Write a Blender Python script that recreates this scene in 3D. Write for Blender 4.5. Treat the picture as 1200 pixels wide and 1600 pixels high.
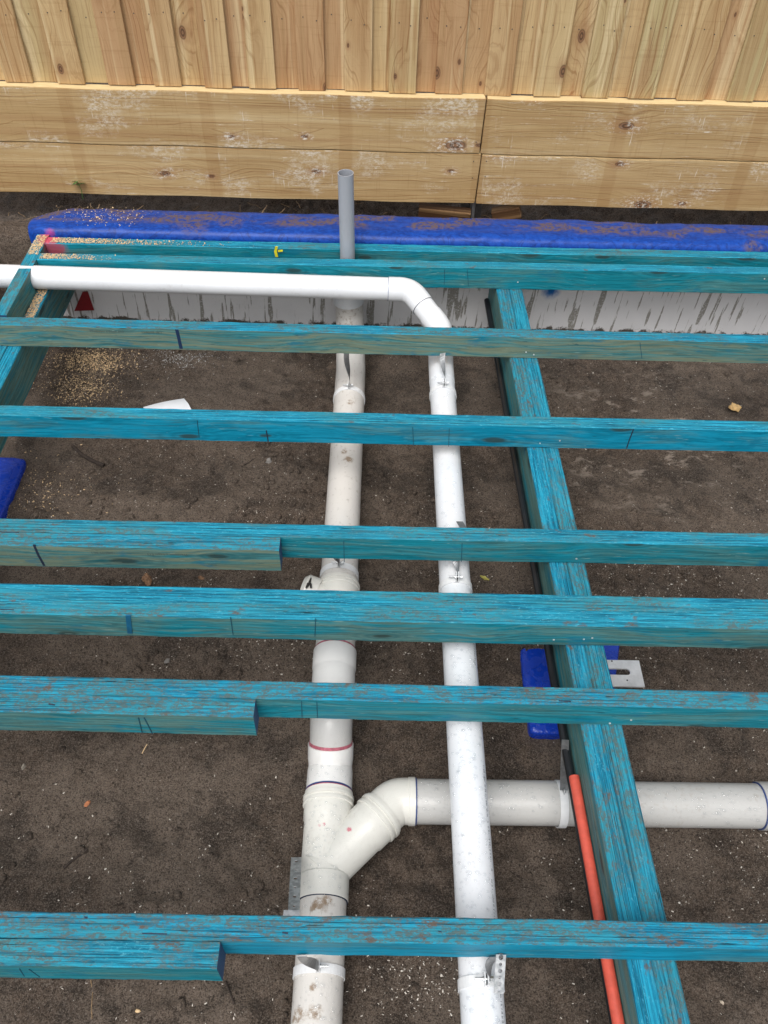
import bpy, bmesh, math, random
import numpy as np
from mathutils import Vector, Matrix, noise as mnoise

# ------------------------------------------------------------------ scene, camera, light
sc = bpy.context.scene
for o in list(bpy.data.objects): bpy.data.objects.remove(o)
col = sc.collection
random.seed(7); rng = np.random.default_rng(7)

F_PX = 1303.67
PITCH, ROLL, YAW = math.radians(47.897), math.radians(1.918), math.radians(0.941)
H = 1.6541
w_ = np.array([math.sin(YAW)*math.cos(PITCH), math.cos(YAW)*math.cos(PITCH), -math.sin(PITCH)])
r0 = np.array([math.cos(YAW), -math.sin(YAW), 0.0]); u0 = np.cross(r0, w_)
R_ = math.cos(ROLL)*r0 + math.sin(ROLL)*u0
U_ = -math.sin(ROLL)*r0 + math.cos(ROLL)*u0
C_ = np.array([0, 0, H])
def ray(x, y): return (x-600)/F_PX*R_ - (y-800)/F_PX*U_ + w_
def atz(x, y, z): d = ray(x, y); return C_ + d*(z-H)/d[2]
def aty(x, y, Y): d = ray(x, y); return C_ + d*Y/d[1]
def atx(x, y, X): d = ray(x, y); return C_ + d*X/d[0]

cam = bpy.data.cameras.new('camera'); camo = bpy.data.objects.new('camera', cam); col.objects.link(camo)
cam.sensor_fit = 'VERTICAL'; cam.sensor_height = 24; cam.lens = 24*F_PX/1600
cam.clip_start = 0.05; cam.clip_end = 500
M = Matrix(((R_[0], U_[0], -w_[0], 0), (R_[1], U_[1], -w_[1], 0), (R_[2], U_[2], -w_[2], H), (0, 0, 0, 1)))
camo.matrix_world = M
sc.camera = camo

SUN_EL, SUN_AZ = math.radians(62), math.radians(200)      # azimuth clockwise from +Y
world = bpy.data.worlds.new('World'); sc.world = world; world.use_nodes = True
wt = world.node_tree; bg = wt.nodes['Background']
sky = wt.nodes.new('ShaderNodeTexSky'); sky.sky_type = 'NISHITA'; sky.sun_disc = False
sky.sun_elevation = SUN_EL; sky.sun_rotation = SUN_AZ; sky.dust_density = 4.0; sky.air_density = 1.2
hs = wt.nodes.new('ShaderNodeHueSaturation'); hs.inputs['Saturation'].default_value = 0.22
wt.links.new(sky.outputs[0], hs.inputs['Color']); wt.links.new(hs.outputs[0], bg.inputs['Color'])
bg.inputs['Strength'].default_value = 0.13
sun = bpy.data.lights.new('sun', 'SUN'); sun.energy = 1.5; sun.angle = math.radians(40); sun.color = (1, 0.97, 0.93)
suno = bpy.data.objects.new('sun', sun); col.objects.link(suno)
sd = Vector((math.sin(SUN_AZ)*math.cos(SUN_EL), math.cos(SUN_AZ)*math.cos(SUN_EL), math.sin(SUN_EL)))
suno.rotation_euler = sd.to_track_quat('Z', 'Y').to_euler()
sc.view_settings.view_transform = 'Standard'; sc.view_settings.look = 'None'
sc.view_settings.exposure = 0.3; sc.view_settings.gamma = 1.0
sc.render.engine = 'CYCLES'

# ------------------------------------------------------------------ node helpers
def link(t, s, d): t.links.new(s, d)
def N(t, typ, ins=None, **props):
    n = t.nodes.new(typ)
    for k, v in props.items(): setattr(n, k, v)
    for k, v in (ins or {}).items():
        if isinstance(v, bpy.types.NodeSocket): link(t, v, n.inputs[k])
        else: n.inputs[k].default_value = v
    return n
def mixc(t, f, a, b, blend='MIX'):
    n = t.nodes.new('ShaderNodeMix'); n.data_type = 'RGBA'; n.blend_type = blend
    for i, v in ((0, f), (6, a), (7, b)):
        if isinstance(v, bpy.types.NodeSocket): link(t, v, n.inputs[i])
        elif i == 0: n.inputs[0].default_value = v
        else: n.inputs[i].default_value = (*v, 1)
    return n.outputs[2]
def mt(t, op, a, b=0.0, c=0.0):
    n = t.nodes.new('ShaderNodeMath'); n.operation = op
    for i, v in enumerate((a, b, c)):
        if isinstance(v, bpy.types.NodeSocket): link(t, v, n.inputs[i])
        else: n.inputs[i].default_value = v
    return n.outputs[0]
def sm(t, v, a, b, c=0.0, d=1.0):
    n = N(t, 'ShaderNodeMapRange', {0: v, 1: a, 2: b, 3: c, 4: d}, interpolation_type='SMOOTHSTEP')
    return n.outputs[0]
def vscale(t, v, s, off=None):
    n = t.nodes.new('ShaderNodeVectorMath'); n.operation = 'MULTIPLY_ADD'
    link(t, v, n.inputs[0]); n.inputs[1].default_value = s
    if off is None: n.inputs[2].default_value = (0, 0, 0)
    elif isinstance(off, bpy.types.NodeSocket): link(t, off, n.inputs[2])
    else: n.inputs[2].default_value = off
    return n.outputs[0]
def noise(t, v, scale=1.0, detail=4.0, rough=0.55, dist=0.0):
    return N(t, 'ShaderNodeTexNoise', {'Vector': v, 'Scale': scale, 'Detail': detail, 'Roughness': rough, 'Distortion': dist}).outputs[0]
def newmat(name):
    m = bpy.data.materials.new(name); m.use_nodes = True
    t = m.node_tree; b = t.nodes['Principled BSDF']
    return m, t, b
def coords(t, rnd=True):
    tc = t.nodes.new('ShaderNodeTexCoord').outputs['Object']
    if not rnd: return tc
    oi = t.nodes.new('ShaderNodeObjectInfo').outputs['Random']
    r3 = N(t, 'ShaderNodeCombineXYZ', {0: mt(t, 'MULTIPLY', oi, 37.0), 1: mt(t, 'MULTIPLY', oi, 91.0), 2: mt(t, 'MULTIPLY', oi, 53.0)}).outputs[0]
    return vscale(t, tc, (1, 1, 1), r3)
def wpos(t): return t.nodes.new('ShaderNodeNewGeometry').outputs['Position']
def bump(t, h, strength, dist, b):
    n = N(t, 'ShaderNodeBump', {'Height': h, 'Strength': strength, 'Distance': dist}); link(t, n.outputs[0], b.inputs['Normal'])
def blob(t, pos, c, rad, soft, nz=0.35, nscale=40):
    """noisy round patch about a place in the world"""
    d = N(t, 'ShaderNodeVectorMath', {0: pos, 1: c}, operation='DISTANCE').outputs['Value']
    n = noise(t, pos, nscale, 3)
    d = mt(t, 'ADD', d, mt(t, 'MULTIPLY', mt(t, 'SUBTRACT', n, 0.5), rad*nz*2))
    return sm(t, d, rad+soft, rad-soft)

PINK_AT = (-1.235, 2.838, 0.0)

# ------------------------------------------------------------------ materials
def timber_edge(along='X', grime=0.0, tint=0.0):
    m, t, b = newmat('timber_edge_'+along)
    v = coords(t)
    S = (lambda l, c: (l, c, c)) if along == 'X' else (lambda l, c: (c, l, c))
    fib = noise(t, vscale(t, v, S(7, 230)), 1, 6, 0.75)
    line = noise(t, vscale(t, v, S(2.6, 110)), 1, 4, 0.65)
    fine = noise(t, vscale(t, v, S(80, 190)), 1, 5, 0.8)
    oi = t.nodes.new('ShaderNodeObjectInfo').outputs['Random']
    mot = noise(t, vscale(t, v, S(30, 70)), 1, 6, 0.72)
    big = noise(t, vscale(t, v, S(3.6, 15)), 1, 4, 0.6)
    sep = N(t, 'ShaderNodeSeparateXYZ', {0: t.nodes.new('ShaderNodeTexCoord').outputs['Object']}).outputs
    crs = sep[1] if along == 'X' else sep[0]
    wob = noise(t, vscale(t, v, S(4, 40)), 1, 3)
    ply = mt(t, 'SINE', mt(t, 'ADD', mt(t, 'MULTIPLY', crs, 2*math.pi/0.0092), mt(t, 'MULTIPLY', wob, 5.0)))
    c = mixc(t, sm(t, fib, 0.34, 0.64), (0.003, 0.098, 0.185), (0.014, 0.335, 0.535))
    c = mixc(t, mt(t, 'MULTIPLY', oi, 0.32), c, mixc(t, sm(t, fib, 0.34, 0.64), (0.008, 0.11, 0.14), (0.055, 0.36, 0.42)))
    c = mixc(t, mt(t, 'MULTIPLY', sm(t, big, 0.40, 0.62), 0.55), c, (0.040, 0.27, 0.32))
    c = mixc(t, mt(t, 'MULTIPLY', mt(t, 'MULTIPLY', sm(t, fine, 0.52, 0.64), sm(t, mot, 0.40, 0.58)), 0.5), c, (0.16, 0.56, 0.70))
    # rubbed-off dye shows grey wood, speckled
    rub = mt(t, 'MULTIPLY', sm(t, mt(t, 'ADD', mt(t, 'ADD', big, grime), mt(t, 'MULTIPLY_ADD', mt(t, 'FRACT', mt(t, 'MULTIPLY', oi, 9.7)), 0.16, -0.08)), 0.42, 0.62), sm(t, mot, 0.42, 0.54))
    rub = mt(t, 'MULTIPLY', rub, sm(t, fine, 0.42, 0.52))
    c = mixc(t, mt(t, 'MULTIPLY', rub, 0.85), c, (0.098, 0.118, 0.106))
    c = mixc(t, mt(t, 'MULTIPLY', sm(t, line, 0.42, 0.32), 0.7), c, (0.005, 0.095, 0.165))
    c = mixc(t, mt(t, 'MULTIPLY', sm(t, ply, 0.80, 0.99), sm(t, wob, 0.40, 0.60)), c, (0.008, 0.075, 0.115))
    # dried mud spots
    mud = noise(t, vscale(t, v, S(19, 34), (3.1, 7.7, 1.3)), 1, 4, 0.55)
    mudm = mt(t, 'MULTIPLY', sm(t, mt(t, 'ADD', mud, grime*0.35), 0.635, 0.70), mt(t, 'MULTIPLY', sm(t, fine, 0.36, 0.52), sm(t, mot, 0.36, 0.52)))
    c = mixc(t, mt(t, 'MULTIPLY', mudm, 0.85), c, (0.120, 0.088, 0.070))
    # torn cracks
    cr = noise(t, vscale(t, v, S(13, 330), (9, 2, 5)), 1, 2)
    crm = mt(t, 'MULTIPLY', sm(t, cr, 0.685, 0.72), sm(t, wob, 0.42, 0.55))
    c = mixc(t, crm, c, (0.006, 0.022, 0.03))
    p = wpos(t)
    c = mixc(t, mt(t, 'MULTIPLY', blob(t, p, PINK_AT, 0.042, 0.016, 0.6, 70), 0.8), c, (0.72, 0.06, 0.10))
    link(t, c, b.inputs['Base Color'])
    link(t, sm(t, mot, 0.3, 0.7, 0.45, 0.7), b.inputs['Roughness'])
    hgt = mt(t, 'ADD', mt(t, 'MULTIPLY', fib, 0.6), mt(t, 'SUBTRACT', mt(t, 'ADD', mt(t, 'MULTIPLY', fine, 0.5), mt(t, 'MULTIPLY', line, 0.5)), mt(t, 'MULTIPLY', crm, 0.6)))
    bump(t, hgt, 0.8, 0.0045, b)
    b.inputs['Specular IOR Level'].default_value = 0.12
    return m
def timber_face(name, along, green, dye, olive=0.0):
    """planed wide face: teal dye over pale wood, amount of bare wood set by `green`"""
    m, t, b = newmat(name)
    v = coords(t)
    S = (lambda l, c: (l, c, c)) if along == 'X' else (lambda l, c: (c, l, c))
    warp = noise(t, vscale(t, v, S(2.0, 7)), 1, 2)
    wv_ = (mt(t, 'MULTIPLY', warp, 0.05), mt(t, 'MULTIPLY', warp, 0.09))
    add = N(t, 'ShaderNodeVectorMath', {0: v, 1: N(t, 'ShaderNodeCombineXYZ', {0: 0.0 if along == 'X' else wv_[0], 1: wv_[0] if along == 'X' else 0.0, 2: wv_[1]}).outputs[0]}, operation='ADD').outputs[0]
    fib = noise(t, vscale(t, add, S(4, 150)), 1, 6, 0.72)
    streak = noise(t, vscale(t, add, S(2.2, 75)), 1, 5, 0.65)
    mot = noise(t, vscale(t, v, S(4.5, 17)), 1, 5, 0.62)
    blot = noise(t, vscale(t, v, S(9, 24), (7, 1, 2)), 1, 4, 0.6)
    c = mixc(t, sm(t, fib, 0.34, 0.66), tuple(x*0.70 for x in dye), tuple(min(1, x*1.22+0.005) for x in dye))
    pal = tuple(0.55*d+q for d, q in zip(dye, (0.055, 0.085, 0.06)))
    bare = mixc(t, sm(t, fib, 0.34, 0.66), tuple(x*0.62 for x in pal), tuple(x*1.32 for x in pal))
    if olive: bare = mixc(t, mt(t, 'MULTIPLY', sm(t, streak, 0.38, 0.60), olive), bare, mixc(t, fib, (0.13, 0.16, 0.10), (0.30, 0.31, 0.20)))
    s2 = mt(t, 'ADD', mt(t, 'MULTIPLY', streak, 0.45), mt(t, 'MULTIPLY', mot, 0.55))
    lo = 0.63 - green*0.30
    c = mixc(t, sm(t, s2, lo-0.07, lo+0.09), c, bare)
    # pools of strong blue dye
    c = mixc(t, mt(t, 'MULTIPLY', sm(t, blot, 0.58, 0.70), 0.6), c, (0.003, 0.16, 0.27))
    # knots with grain round them
    vs_ = N(t, 'ShaderNodeSeparateXYZ', {0: vscale(t, v, S(2.4, 8))}).outputs
    vo = N(t, 'ShaderNodeTexVoronoi', {'Vector': N(t, 'ShaderNodeCombineXYZ', {0: vs_[0 if along == 'X' else 1], 1: vs_[2], 2: 0.0}).outputs[0], 'Scale': 1.0}, voronoi_dimensions='2D')
    cc = N(t, 'ShaderNodeSeparateColor', {0: vo.outputs['Color']}).outputs
    has = mt(t, 'GREATER_THAN', cc[1], 0.40)
    kr = mt(t, 'MULTIPLY_ADD', cc[0], 0.07, 0.03)
    kd = mt(t, 'DIVIDE', mt(t, 'ADD', vo.outputs['Distance'], mt(t, 'MULTIPLY', mt(t, 'SUBTRACT', fib, 0.5), 0.05)), kr)
    rings = mt(t, 'MULTIPLY_ADD', mt(t, 'SINE', mt(t, 'MULTIPLY', kd, 5.5)), 0.5, 0.5)
    c = mixc(t, mt(t, 'MULTIPLY', mt(t, 'MULTIPLY', rings, sm(t, kd, 4.5, 1.0)), mt(t, 'MULTIPLY', has, 0.4)), c, tuple(x*0.4 for x in dye))
    c = mixc(t, mt(t, 'MULTIPLY', mt(t, 'MULTIPLY', sm(t, kd, 1.2, 0.6), has), 0.8), c, (0.035, 0.055, 0.05))
    dk = noise(t, vscale(t, v, S(18, 200), (4, 4, 8)), 1, 3)
    c = mixc(t, mt(t, 'MULTIPLY', sm(t, dk, 0.655, 0.72), 0.75), c, (0.012, 0.07, 0.09))
    c = mixc(t, mt(t, 'MULTIPLY', sm(t, dk, 0.335, 0.29), 0.5), c, (0.30, 0.42, 0.37))
    p = wpos(t)
    c = mixc(t, mt(t, 'MULTIPLY', blob(t, p, (-1.215, 2.815, -0.015), 0.045, 0.018, 0.5, 60), 0.75), c, (0.48, 0.04, 0.08))
    link(t, c, b.inputs['Base Color'])
    b.inputs['Roughness'].default_value = 0.5
    b.inputs['Specular IOR Level'].default_value = 0.14
    bump(t, mt(t, 'ADD', fib, mt(t, 'MULTIPLY', dk, -0.4)), 0.45, 0.002, b)
    return m
def timber_cut():
    m, t, b = newmat('timber_cut_end')
    v = coords(t)
    g = noise(t, vscale(t, v, (60, 300, 60)), 1, 4)
    c = mixc(t, g, (0.012, 0.045, 0.12), (0.03, 0.10, 0.22))
    link(t, c, b.inputs['Base Color']); b.inputs['Roughness'].default_value = 0.8
    bump(t, g, 0.4, 0.002, b)
    return m
def pine(name, along, tint_l, tint_d, splash=False):
    m, t, b = newmat(name)
    v = coords(t)
    S = (lambda l, c: (c, c, l)) if along == 'Z' else (lambda l, c: (l, c, c))
    oi = t.nodes.new('ShaderNodeObjectInfo').outputs['Random']
    oi2 = mt(t, 'FRACT', mt(t, 'MULTIPLY', oi, 7.31))
    vk = vscale(t, v, S(3.6, 6.5) if along == 'Z' else S(3.2, 6.5))
    vs_ = N(t, 'ShaderNodeSeparateXYZ', {0: vk}).outputs
    vo = N(t, 'ShaderNodeTexVoronoi', {'Vector': N(t, 'ShaderNodeCombineXYZ', {0: vs_[0], 1: vs_[2], 2: 0.0}).outputs[0], 'Scale': 1.0}, voronoi_dimensions='2D')
    cc = N(t, 'ShaderNodeSeparateColor', {0: vo.outputs['Color']}).outputs
    has = mt(t, 'GREATER_THAN', cc[1], 0.45)
    sp = N(t, 'ShaderNodeSeparateXYZ', {0: v}).outputs
    u = sp[0] if along == 'Z' else sp[2]
    u2 = mt(t, 'ADD', u, mt(t, 'MULTIPLY', sp[1], 0.8))
    warp = noise(t, vscale(t, v, S(0.9, 6)), 1, 4, 0.5)
    bul = mt(t, 'MULTIPLY', sm(t, vo.outputs['Distance'], 0.60, 0.0), has)
    # growth rings: 1-D noise over a warped cross-grain coordinate, so spacing and strength are uneven
    ph = mt(t, 'ADD', mt(t, 'MULTIPLY', u2, 95.0 if along == 'Z' else 150.0), mt(t, 'ADD', mt(t, 'MULTIPLY', warp, 16.0), mt(t, 'MULTIPLY', bul, 5.5)))
    ring = noise(t, N(t, 'ShaderNodeCombineXYZ', {0: ph, 1: 0.0, 2: 0.0}).outputs[0], 1.0, 2, 0.6)
    fib = noise(t, vscale(t, v, S(4, 230)), 1, 6, 0.75)
    stripe = noise(t, vscale(t, v, S(0.35, 34), (2, 5, 9)), 1, 3, 0.5)
    bigv = noise(t, vscale(t, v, S(1.4, 9)), 1, 4, 0.6)
    saw = noise(t, vscale(t, v, S(90, 6)), 1, 3, 0.6)
    base = mixc(t, sm(t, bigv, 0.34, 0.66), tint_l, tint_d)
    if along == 'Z':
        base = mixc(t, mt(t, 'MULTIPLY', sm(t, oi, 0.60, 0.90), 0.65), base, (0.44, 0.245, 0.125))
        base = mixc(t, mt(t, 'MULTIPLY', sm(t, oi, 0.35, 0.08), 0.65), base, (0.47, 0.40, 0.205))
        base = mixc(t, mt(t, 'MULTIPLY', sm(t, bigv, 0.54, 0.66), mt(t, 'MULTIPLY', oi2, 0.7)), base, (0.39, 0.20, 0.095))
    base = mixc(t, mt(t, 'MULTIPLY', sm(t, stripe, 0.54, 0.66), 0.55 if along == 'Z' else 0.22), base, (0.74, 0.60, 0.36))
    base = mixc(t, mt(t, 'MULTIPLY', sm(t, stripe, 0.46, 0.34), 0.5), base, (0.40, 0.245, 0.115))
    dark = mixc(t, 1.0, base, (0.55, 0.41, 0.30), 'MULTIPLY')
    lite = mixc(t, 1.0, base, (1.2, 1.24, 1.28), 'MULTIPLY')
    rp = sm(t, ring, 0.50, 0.66)
    c = mixc(t, mt(t, 'MULTIPLY', rp, sm(t, bigv, 0.25, 0.65, 0.25, 0.65)), base, dark)
    c = mixc(t, mt(t, 'MULTIPLY', sm(t, ring, 0.46, 0.30), 0.6), c, lite)
    c = mixc(t, mt(t, 'MULTIPLY', sm(t, fib, 0.52, 0.70), 0.7), c, dark)
    c = mixc(t, mt(t, 'MULTIPLY', sm(t, fib, 0.44, 0.28), 0.5), c, lite)
    c = mixc(t, mt(t, 'MULTIPLY', sm(t, saw, 0.55, 0.70), 0.18), c, dark)
    rk = mt(t, 'MULTIPLY_ADD', mt(t, 'MULTIPLY', cc[0], cc[0]), 0.065 if along == 'Z' else 0.11, 0.026 if along == 'Z' else 0.045)
    kd = mt(t, 'DIVIDE', mt(t, 'ADD', vo.outputs['Distance'], mt(t, 'MULTIPLY', mt(t, 'SUBTRACT', fib, 0.5), 0.03)), rk)
    km = mt(t, 'MULTIPLY', sm(t, kd, 1.15, 0.80), has)
    c = mixc(t, mt(t, 'MULTIPLY', sm(t, kd, 3.2, 0.9), mt(t, 'MULTIPLY', has, 0.5)), c, (0.36, 0.19, 0.09))
    kcol = mixc(t, sm(t, mt(t, 'SINE', mt(t, 'MULTIPLY', kd, 11.0)), -0.5, 0.9), (0.085, 0.042, 0.024), (0.25, 0.125, 0.065))
    c = mixc(t, mt(t, 'MULTIPLY', km, 0.9), c, kcol)
    ck = noise(t, vscale(t, v, S(1.6, 210), (5, 3, 1)), 1, 2)
    c = mixc(t, mt(t, 'MULTIPLY', sm(t, ck, 0.715, 0.745), 0.85), c, (0.10, 0.050, 0.028))
    if splash:
        obj = t.nodes.new('ShaderNodeTexCoord').outputs['Object']
        xs = N(t, 'ShaderNodeSeparateXYZ', {0: obj}).outputs[0]
        band = mt(t, 'FRACT', mt(t, 'ADD', mt(t, 'DIVIDE', mt(t, 'ADD', xs, mt(t, 'MULTIPLY', warp, 0.02)), 0.52), 0.31))
        bm_ = mt(t, 'MULTIPLY', sm(t, band, 0.0, 0.012), sm(t, band, 0.115, 0.09))
        s1 = noise(t, vscale(t, v, (4.0, 4.0, 8)), 1, 3, 0.6)
        s2 = noise(t, vscale(t, v, (60, 60, 110)), 1, 7, 0.8)
        s3 = noise(t, vscale(t, v, (7, 7, 190), (1, 8, 2)), 1, 4, 0.75)
        s4 = noise(t, vscale(t, v, (150, 150, 9), (3, 3, 2)), 1, 3, 0.6)
        sp_ = mt(t, 'MULTIPLY', mt(t, 'MULTIPLY', sm(t, s1, 0.50, 0.70), 0.65), sm(t, s2, 0.44, 0.60))
        sp_ = mt(t, 'MAXIMUM', sp_, mt(t, 'MULTIPLY', mt(t, 'MULTIPLY', sm(t, s3, 0.60, 0.68), sm(t, s1, 0.42, 0.54)), sm(t, s2, 0.40, 0.55)))
        sp_ = mt(t, 'MAXIMUM', sp_, mt(t, 'MULTIPLY', mt(t, 'MULTIPLY', sm(t, s4, 0.66, 0.72), sm(t, s1, 0.46, 0.58)), 0.8))
        sp_ = mt(t, 'MAXIMUM', sp_, mt(t, 'MULTIPLY', mt(t, 'MULTIPLY', sm(t, kd, 3.6, 1.2), has), sm(t, s2, 0.50, 0.62)))
        sp_ = mt(t, 'MULTIPLY', sp_, mt(t, 'SUBTRACT', 1.0, mt(t, 'MULTIPLY', bm_, 0.85)))
        c = mixc(t, mt(t, 'MULTIPLY', bm_, 0.30), c, mixc(t, 1.0, c, (0.74, 0.60, 0.48), 'MULTIPLY'))
        c = mixc(t, mt(t, 'MULTIPLY', sp_, 0.85), c, (0.82, 0.78, 0.68))
    link(t, c, b.inputs['Base Color']); b.inputs['Roughness'].default_value = 0.72
    b.inputs['Specular IOR Level'].default_value = 0.25
    bump(t, mt(t, 'ADD', mt(t, 'MULTIPLY', rp, 0.4), mt(t, 'ADD', fib, mt(t, 'MULTIPLY', km, -0.7))), 0.4, 0.0025, b)
    return m
def sawn_top():
    m, t, b = newmat('fresh_sawn_pine')
    v = coords(t); n = noise(t, vscale(t, v, (30, 160, 160)), 1, 5)
    link(t, mixc(t, n, (0.55, 0.40, 0.18), (0.82, 0.66, 0.38)), b.inputs['Base Color']); b.inputs['Roughness'].default_value = 0.8
    return m
def pvc(name, colr, dirt, dirtcol=(0.30, 0.235, 0.17), rough=0.28, spots=()):
    m, t, b = newmat(name)
    v = coords(t, False)
    n1 = noise(t, v, 5.0, 5, 0.6); n2 = noise(t, v, 70.0, 6, 0.7); n3 = noise(t, vscale(t, v, (160, 24, 160)), 1, 4, 0.6)
    c = mixc(t, sm(t, n1, 0.35, 0.7), colr, tuple(x*0.93 for x in colr))
    msk = mt(t, 'MULTIPLY', sm(t, n1, 0.50, 0.68), sm(t, n2, 0.50, 0.66))
    msk = mt(t, 'MAXIMUM', msk, mt(t, 'MULTIPLY', sm(t, n3, 0.64, 0.72), sm(t, n1, 0.38, 0.52)))
    c = mixc(t, mt(t, 'MULTIPLY', msk, dirt), c, dirtcol)
    c = mixc(t, mt(t, 'MULTIPLY', sm(t, n2, 0.56, 0.70), 0.7*dirt), c, tuple(0.5*x+0.22 for x in dirtcol))
    for (sx, sy, sz_, sr, scol) in spots:
        mk_ = mt(t, 'MULTIPLY', blob(t, v, (sx, sy, sz_), sr, sr*0.45, 0.9, 55), sm(t, n2, 0.40, 0.56))
        c = mixc(t, mt(t, 'MULTIPLY', mk_, 0.85), c, scol)
    link(t, c, b.inputs['Base Color'])
    link(t, mt(t, 'MULTIPLY_ADD', msk, 0.4, rough), b.inputs['Roughness'])
    drops = N(t, 'ShaderNodeTexVoronoi', {'Vector': v, 'Scale': 230.0, 'Randomness': 1.0})
    dm = sm(t, drops.outputs['Distance'], 0.42, 0.1)
    bump(t, dm, 0.22, 0.0015, b)
    return m
def simple(name, colr, rough=0.5, metal=0.0, var=0.12, scale=60, bumpd=0.0):
    m, t, b = newmat(name)
    v = coords(t); n = noise(t, v, scale, 5, 0.6)
    c = mixc(t, sm(t, n, 0.3, 0.7), tuple(x*(1-var) for x in colr), tuple(min(1, x*(1+var)) for x in colr))
    link(t, c, b.inputs['Base Color']); b.inputs['Roughness'].default_value = rough; b.inputs['Metallic'].default_value = metal
    if bumpd: bump(t, n, 0.5, bumpd, b)
    return m
def galv():
    m, t, b = newmat('galvanised_steel')
    v = coords(t); vo = N(t, 'ShaderNodeTexVoronoi', {'Vector': v, 'Scale': 260.0})
    n = noise(t, v, 90, 4)
    c = mixc(t, sm(t, n, 0.35, 0.65), (0.42, 0.44, 0.45), (0.68, 0.69, 0.70))
    link(t, c, b.inputs['Base Color']); b.inputs['Metallic'].default_value = 0.75
    link(t, sm(t, n, 0.3, 0.7, 0.28, 0.5), b.inputs['Roughness'])
    return m
def soil():
    m, t, b = newmat('damp_soil')
    p = wpos(t)
    n1 = noise(t, p, 2.6, 5, 0.6); n2 = noise(t, p, 30, 9, 0.74); n3 = noise(t, p, 300, 5, 0.75); n4 = noise(t, p, 8, 6, 0.65); n5 = noise(t, p, 110, 5, 0.7)
    c = mixc(t, sm(t, n2, 0.34, 0.68), (0.062, 0.044, 0.032), (0.150, 0.108, 0.079))
    c = mixc(t, mt(t, 'MULTIPLY', sm(t, n1, 0.44, 0.58), 0.65), c, (0.185, 0.142, 0.110))
    c = mixc(t, mt(t, 'MULTIPLY', sm(t, n4, 0.51, 0.62), 0.7), c, (0.040, 0.029, 0.022))
    c = mixc(t, mt(t, 'MULTIPLY', sm(t, n5, 0.44, 0.32), 0.75), c, (0.020, 0.015, 0.012))
    n6 = noise(t, p, 150, 4, 0.8)
    c = mixc(t, mt(t, 'MULTIPLY', sm(t, n6, 0.52, 0.62), 0.55), c, (0.205, 0.168, 0.138))
    c = mixc(t, mt(t, 'MULTIPLY', sm(t, n6, 0.47, 0.38), 0.75), c, (0.022, 0.016, 0.013))
    c = mixc(t, mt(t, 'MULTIPLY', sm(t, n3, 0.52, 0.61), 0.6), c, (0.25, 0.21, 0.175))
    c = mixc(t, mt(t, 'MULTIPLY', sm(t, n3, 0.46, 0.38), 0.7), c, (0.018, 0.013, 0.011))
    ch = noise(t, vscale(t, p, (11, 22, 1)), 1, 6, 0.7)
    area = blob(t, p, (0.98, 2.28, -0.42), 0.34, 0.2, 0.2, 6)
    c = mixc(t, mt(t, 'MULTIPLY', mt(t, 'MULTIPLY', sm(t, ch, 0.55, 0.63), area), 0.7), c, (0.42, 0.35, 0.29))
    link(t, c, b.inputs['Base Color'])
    link(t, sm(t, n4, 0.35, 0.7, 0.85, 0.5), b.inputs['Roughness'])
    b.inputs['Specular IOR Level'].default_value = 0.3
    bump(t, mt(t, 'ADD', mt(t, 'ADD', n2, mt(t, 'MULTIPLY', n5, 0.5)), mt(t, 'MULTIPLY', n3, 0.5)), 1.0, 0.012, b)
    return m
def membrane_mat():
    m, t, b = newmat('blue_plastic_membrane')
    p = wpos(t)
    n1 = noise(t, vscale(t, p, (5, 11, 5)), 1, 6, 0.66); n2 = noise(t, p, 60, 6, 0.7); n3 = noise(t, p, 420, 3)
    c = mixc(t, sm(t, n2, 0.3, 0.7), (0.003, 0.042, 0.27), (0.008, 0.072, 0.40))
    nz = N(t, 'ShaderNodeSeparateXYZ', {0: t.nodes.new('ShaderNodeNewGeometry').outputs['Normal']}).outputs[2]
    msk = mt(t, 'MULTIPLY', sm(t, n1, 0.45, 0.56), sm(t, n2, 0.38, 0.54))
    wetn = noise(t, vscale(t, p, (9, 24, 9), (3, 1, 0)), 1, 4, 0.6, 1.2)
    c = mixc(t, mt(t, 'MULTIPLY', sm(t, mt(t, 'ABSOLUTE', mt(t, 'SUBTRACT', wetn, 0.5)), 0.05, 0.0), 0.55), c, (0.003, 0.018, 0.13))
    pz = N(t, 'ShaderNodeSeparateXYZ', {0: p}).outputs
    msk = mt(t, 'MULTIPLY', msk, sm(t, pz[1], 2.915, 2.95))
    for (bx_, by_, br_) in ((300, 349, .09), (360, 345, .07), (1050, 366, .06), (1010, 360, .04), (700, 352, .05), (1180, 385, .05)):
        q_ = atz(bx_, by_, 0.018)
        msk = mt(t, 'MAXIMUM', msk, mt(t, 'MULTIPLY', blob(t, p, tuple(q_), br_*0.6, br_*0.4, 0.9, 22), sm(t, n2, 0.40, 0.56)))
    c = mixc(t, mt(t, 'MULTIPLY', msk, 0.85), c, (0.13, 0.085, 0.055))
    c = mixc(t, mt(t, 'MULTIPLY', blob(t, p, (-1.245, 2.868, 0.004), 0.014, 0.012, 0.6, 70), 0.6), c, (0.62, 0.03, 0.15))
    link(t, c, b.inputs['Base Color'])
    link(t, mt(t, 'MULTIPLY_ADD', msk, 0.4, 0.36), b.inputs['Roughness']); b.inputs['Specular IOR Level'].default_value = 0.25
    bump(t, mt(t, 'ADD', n2, mt(t, 'MULTIPLY', n3, 0.4)), 0.10, 0.002, b)
    return m
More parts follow.
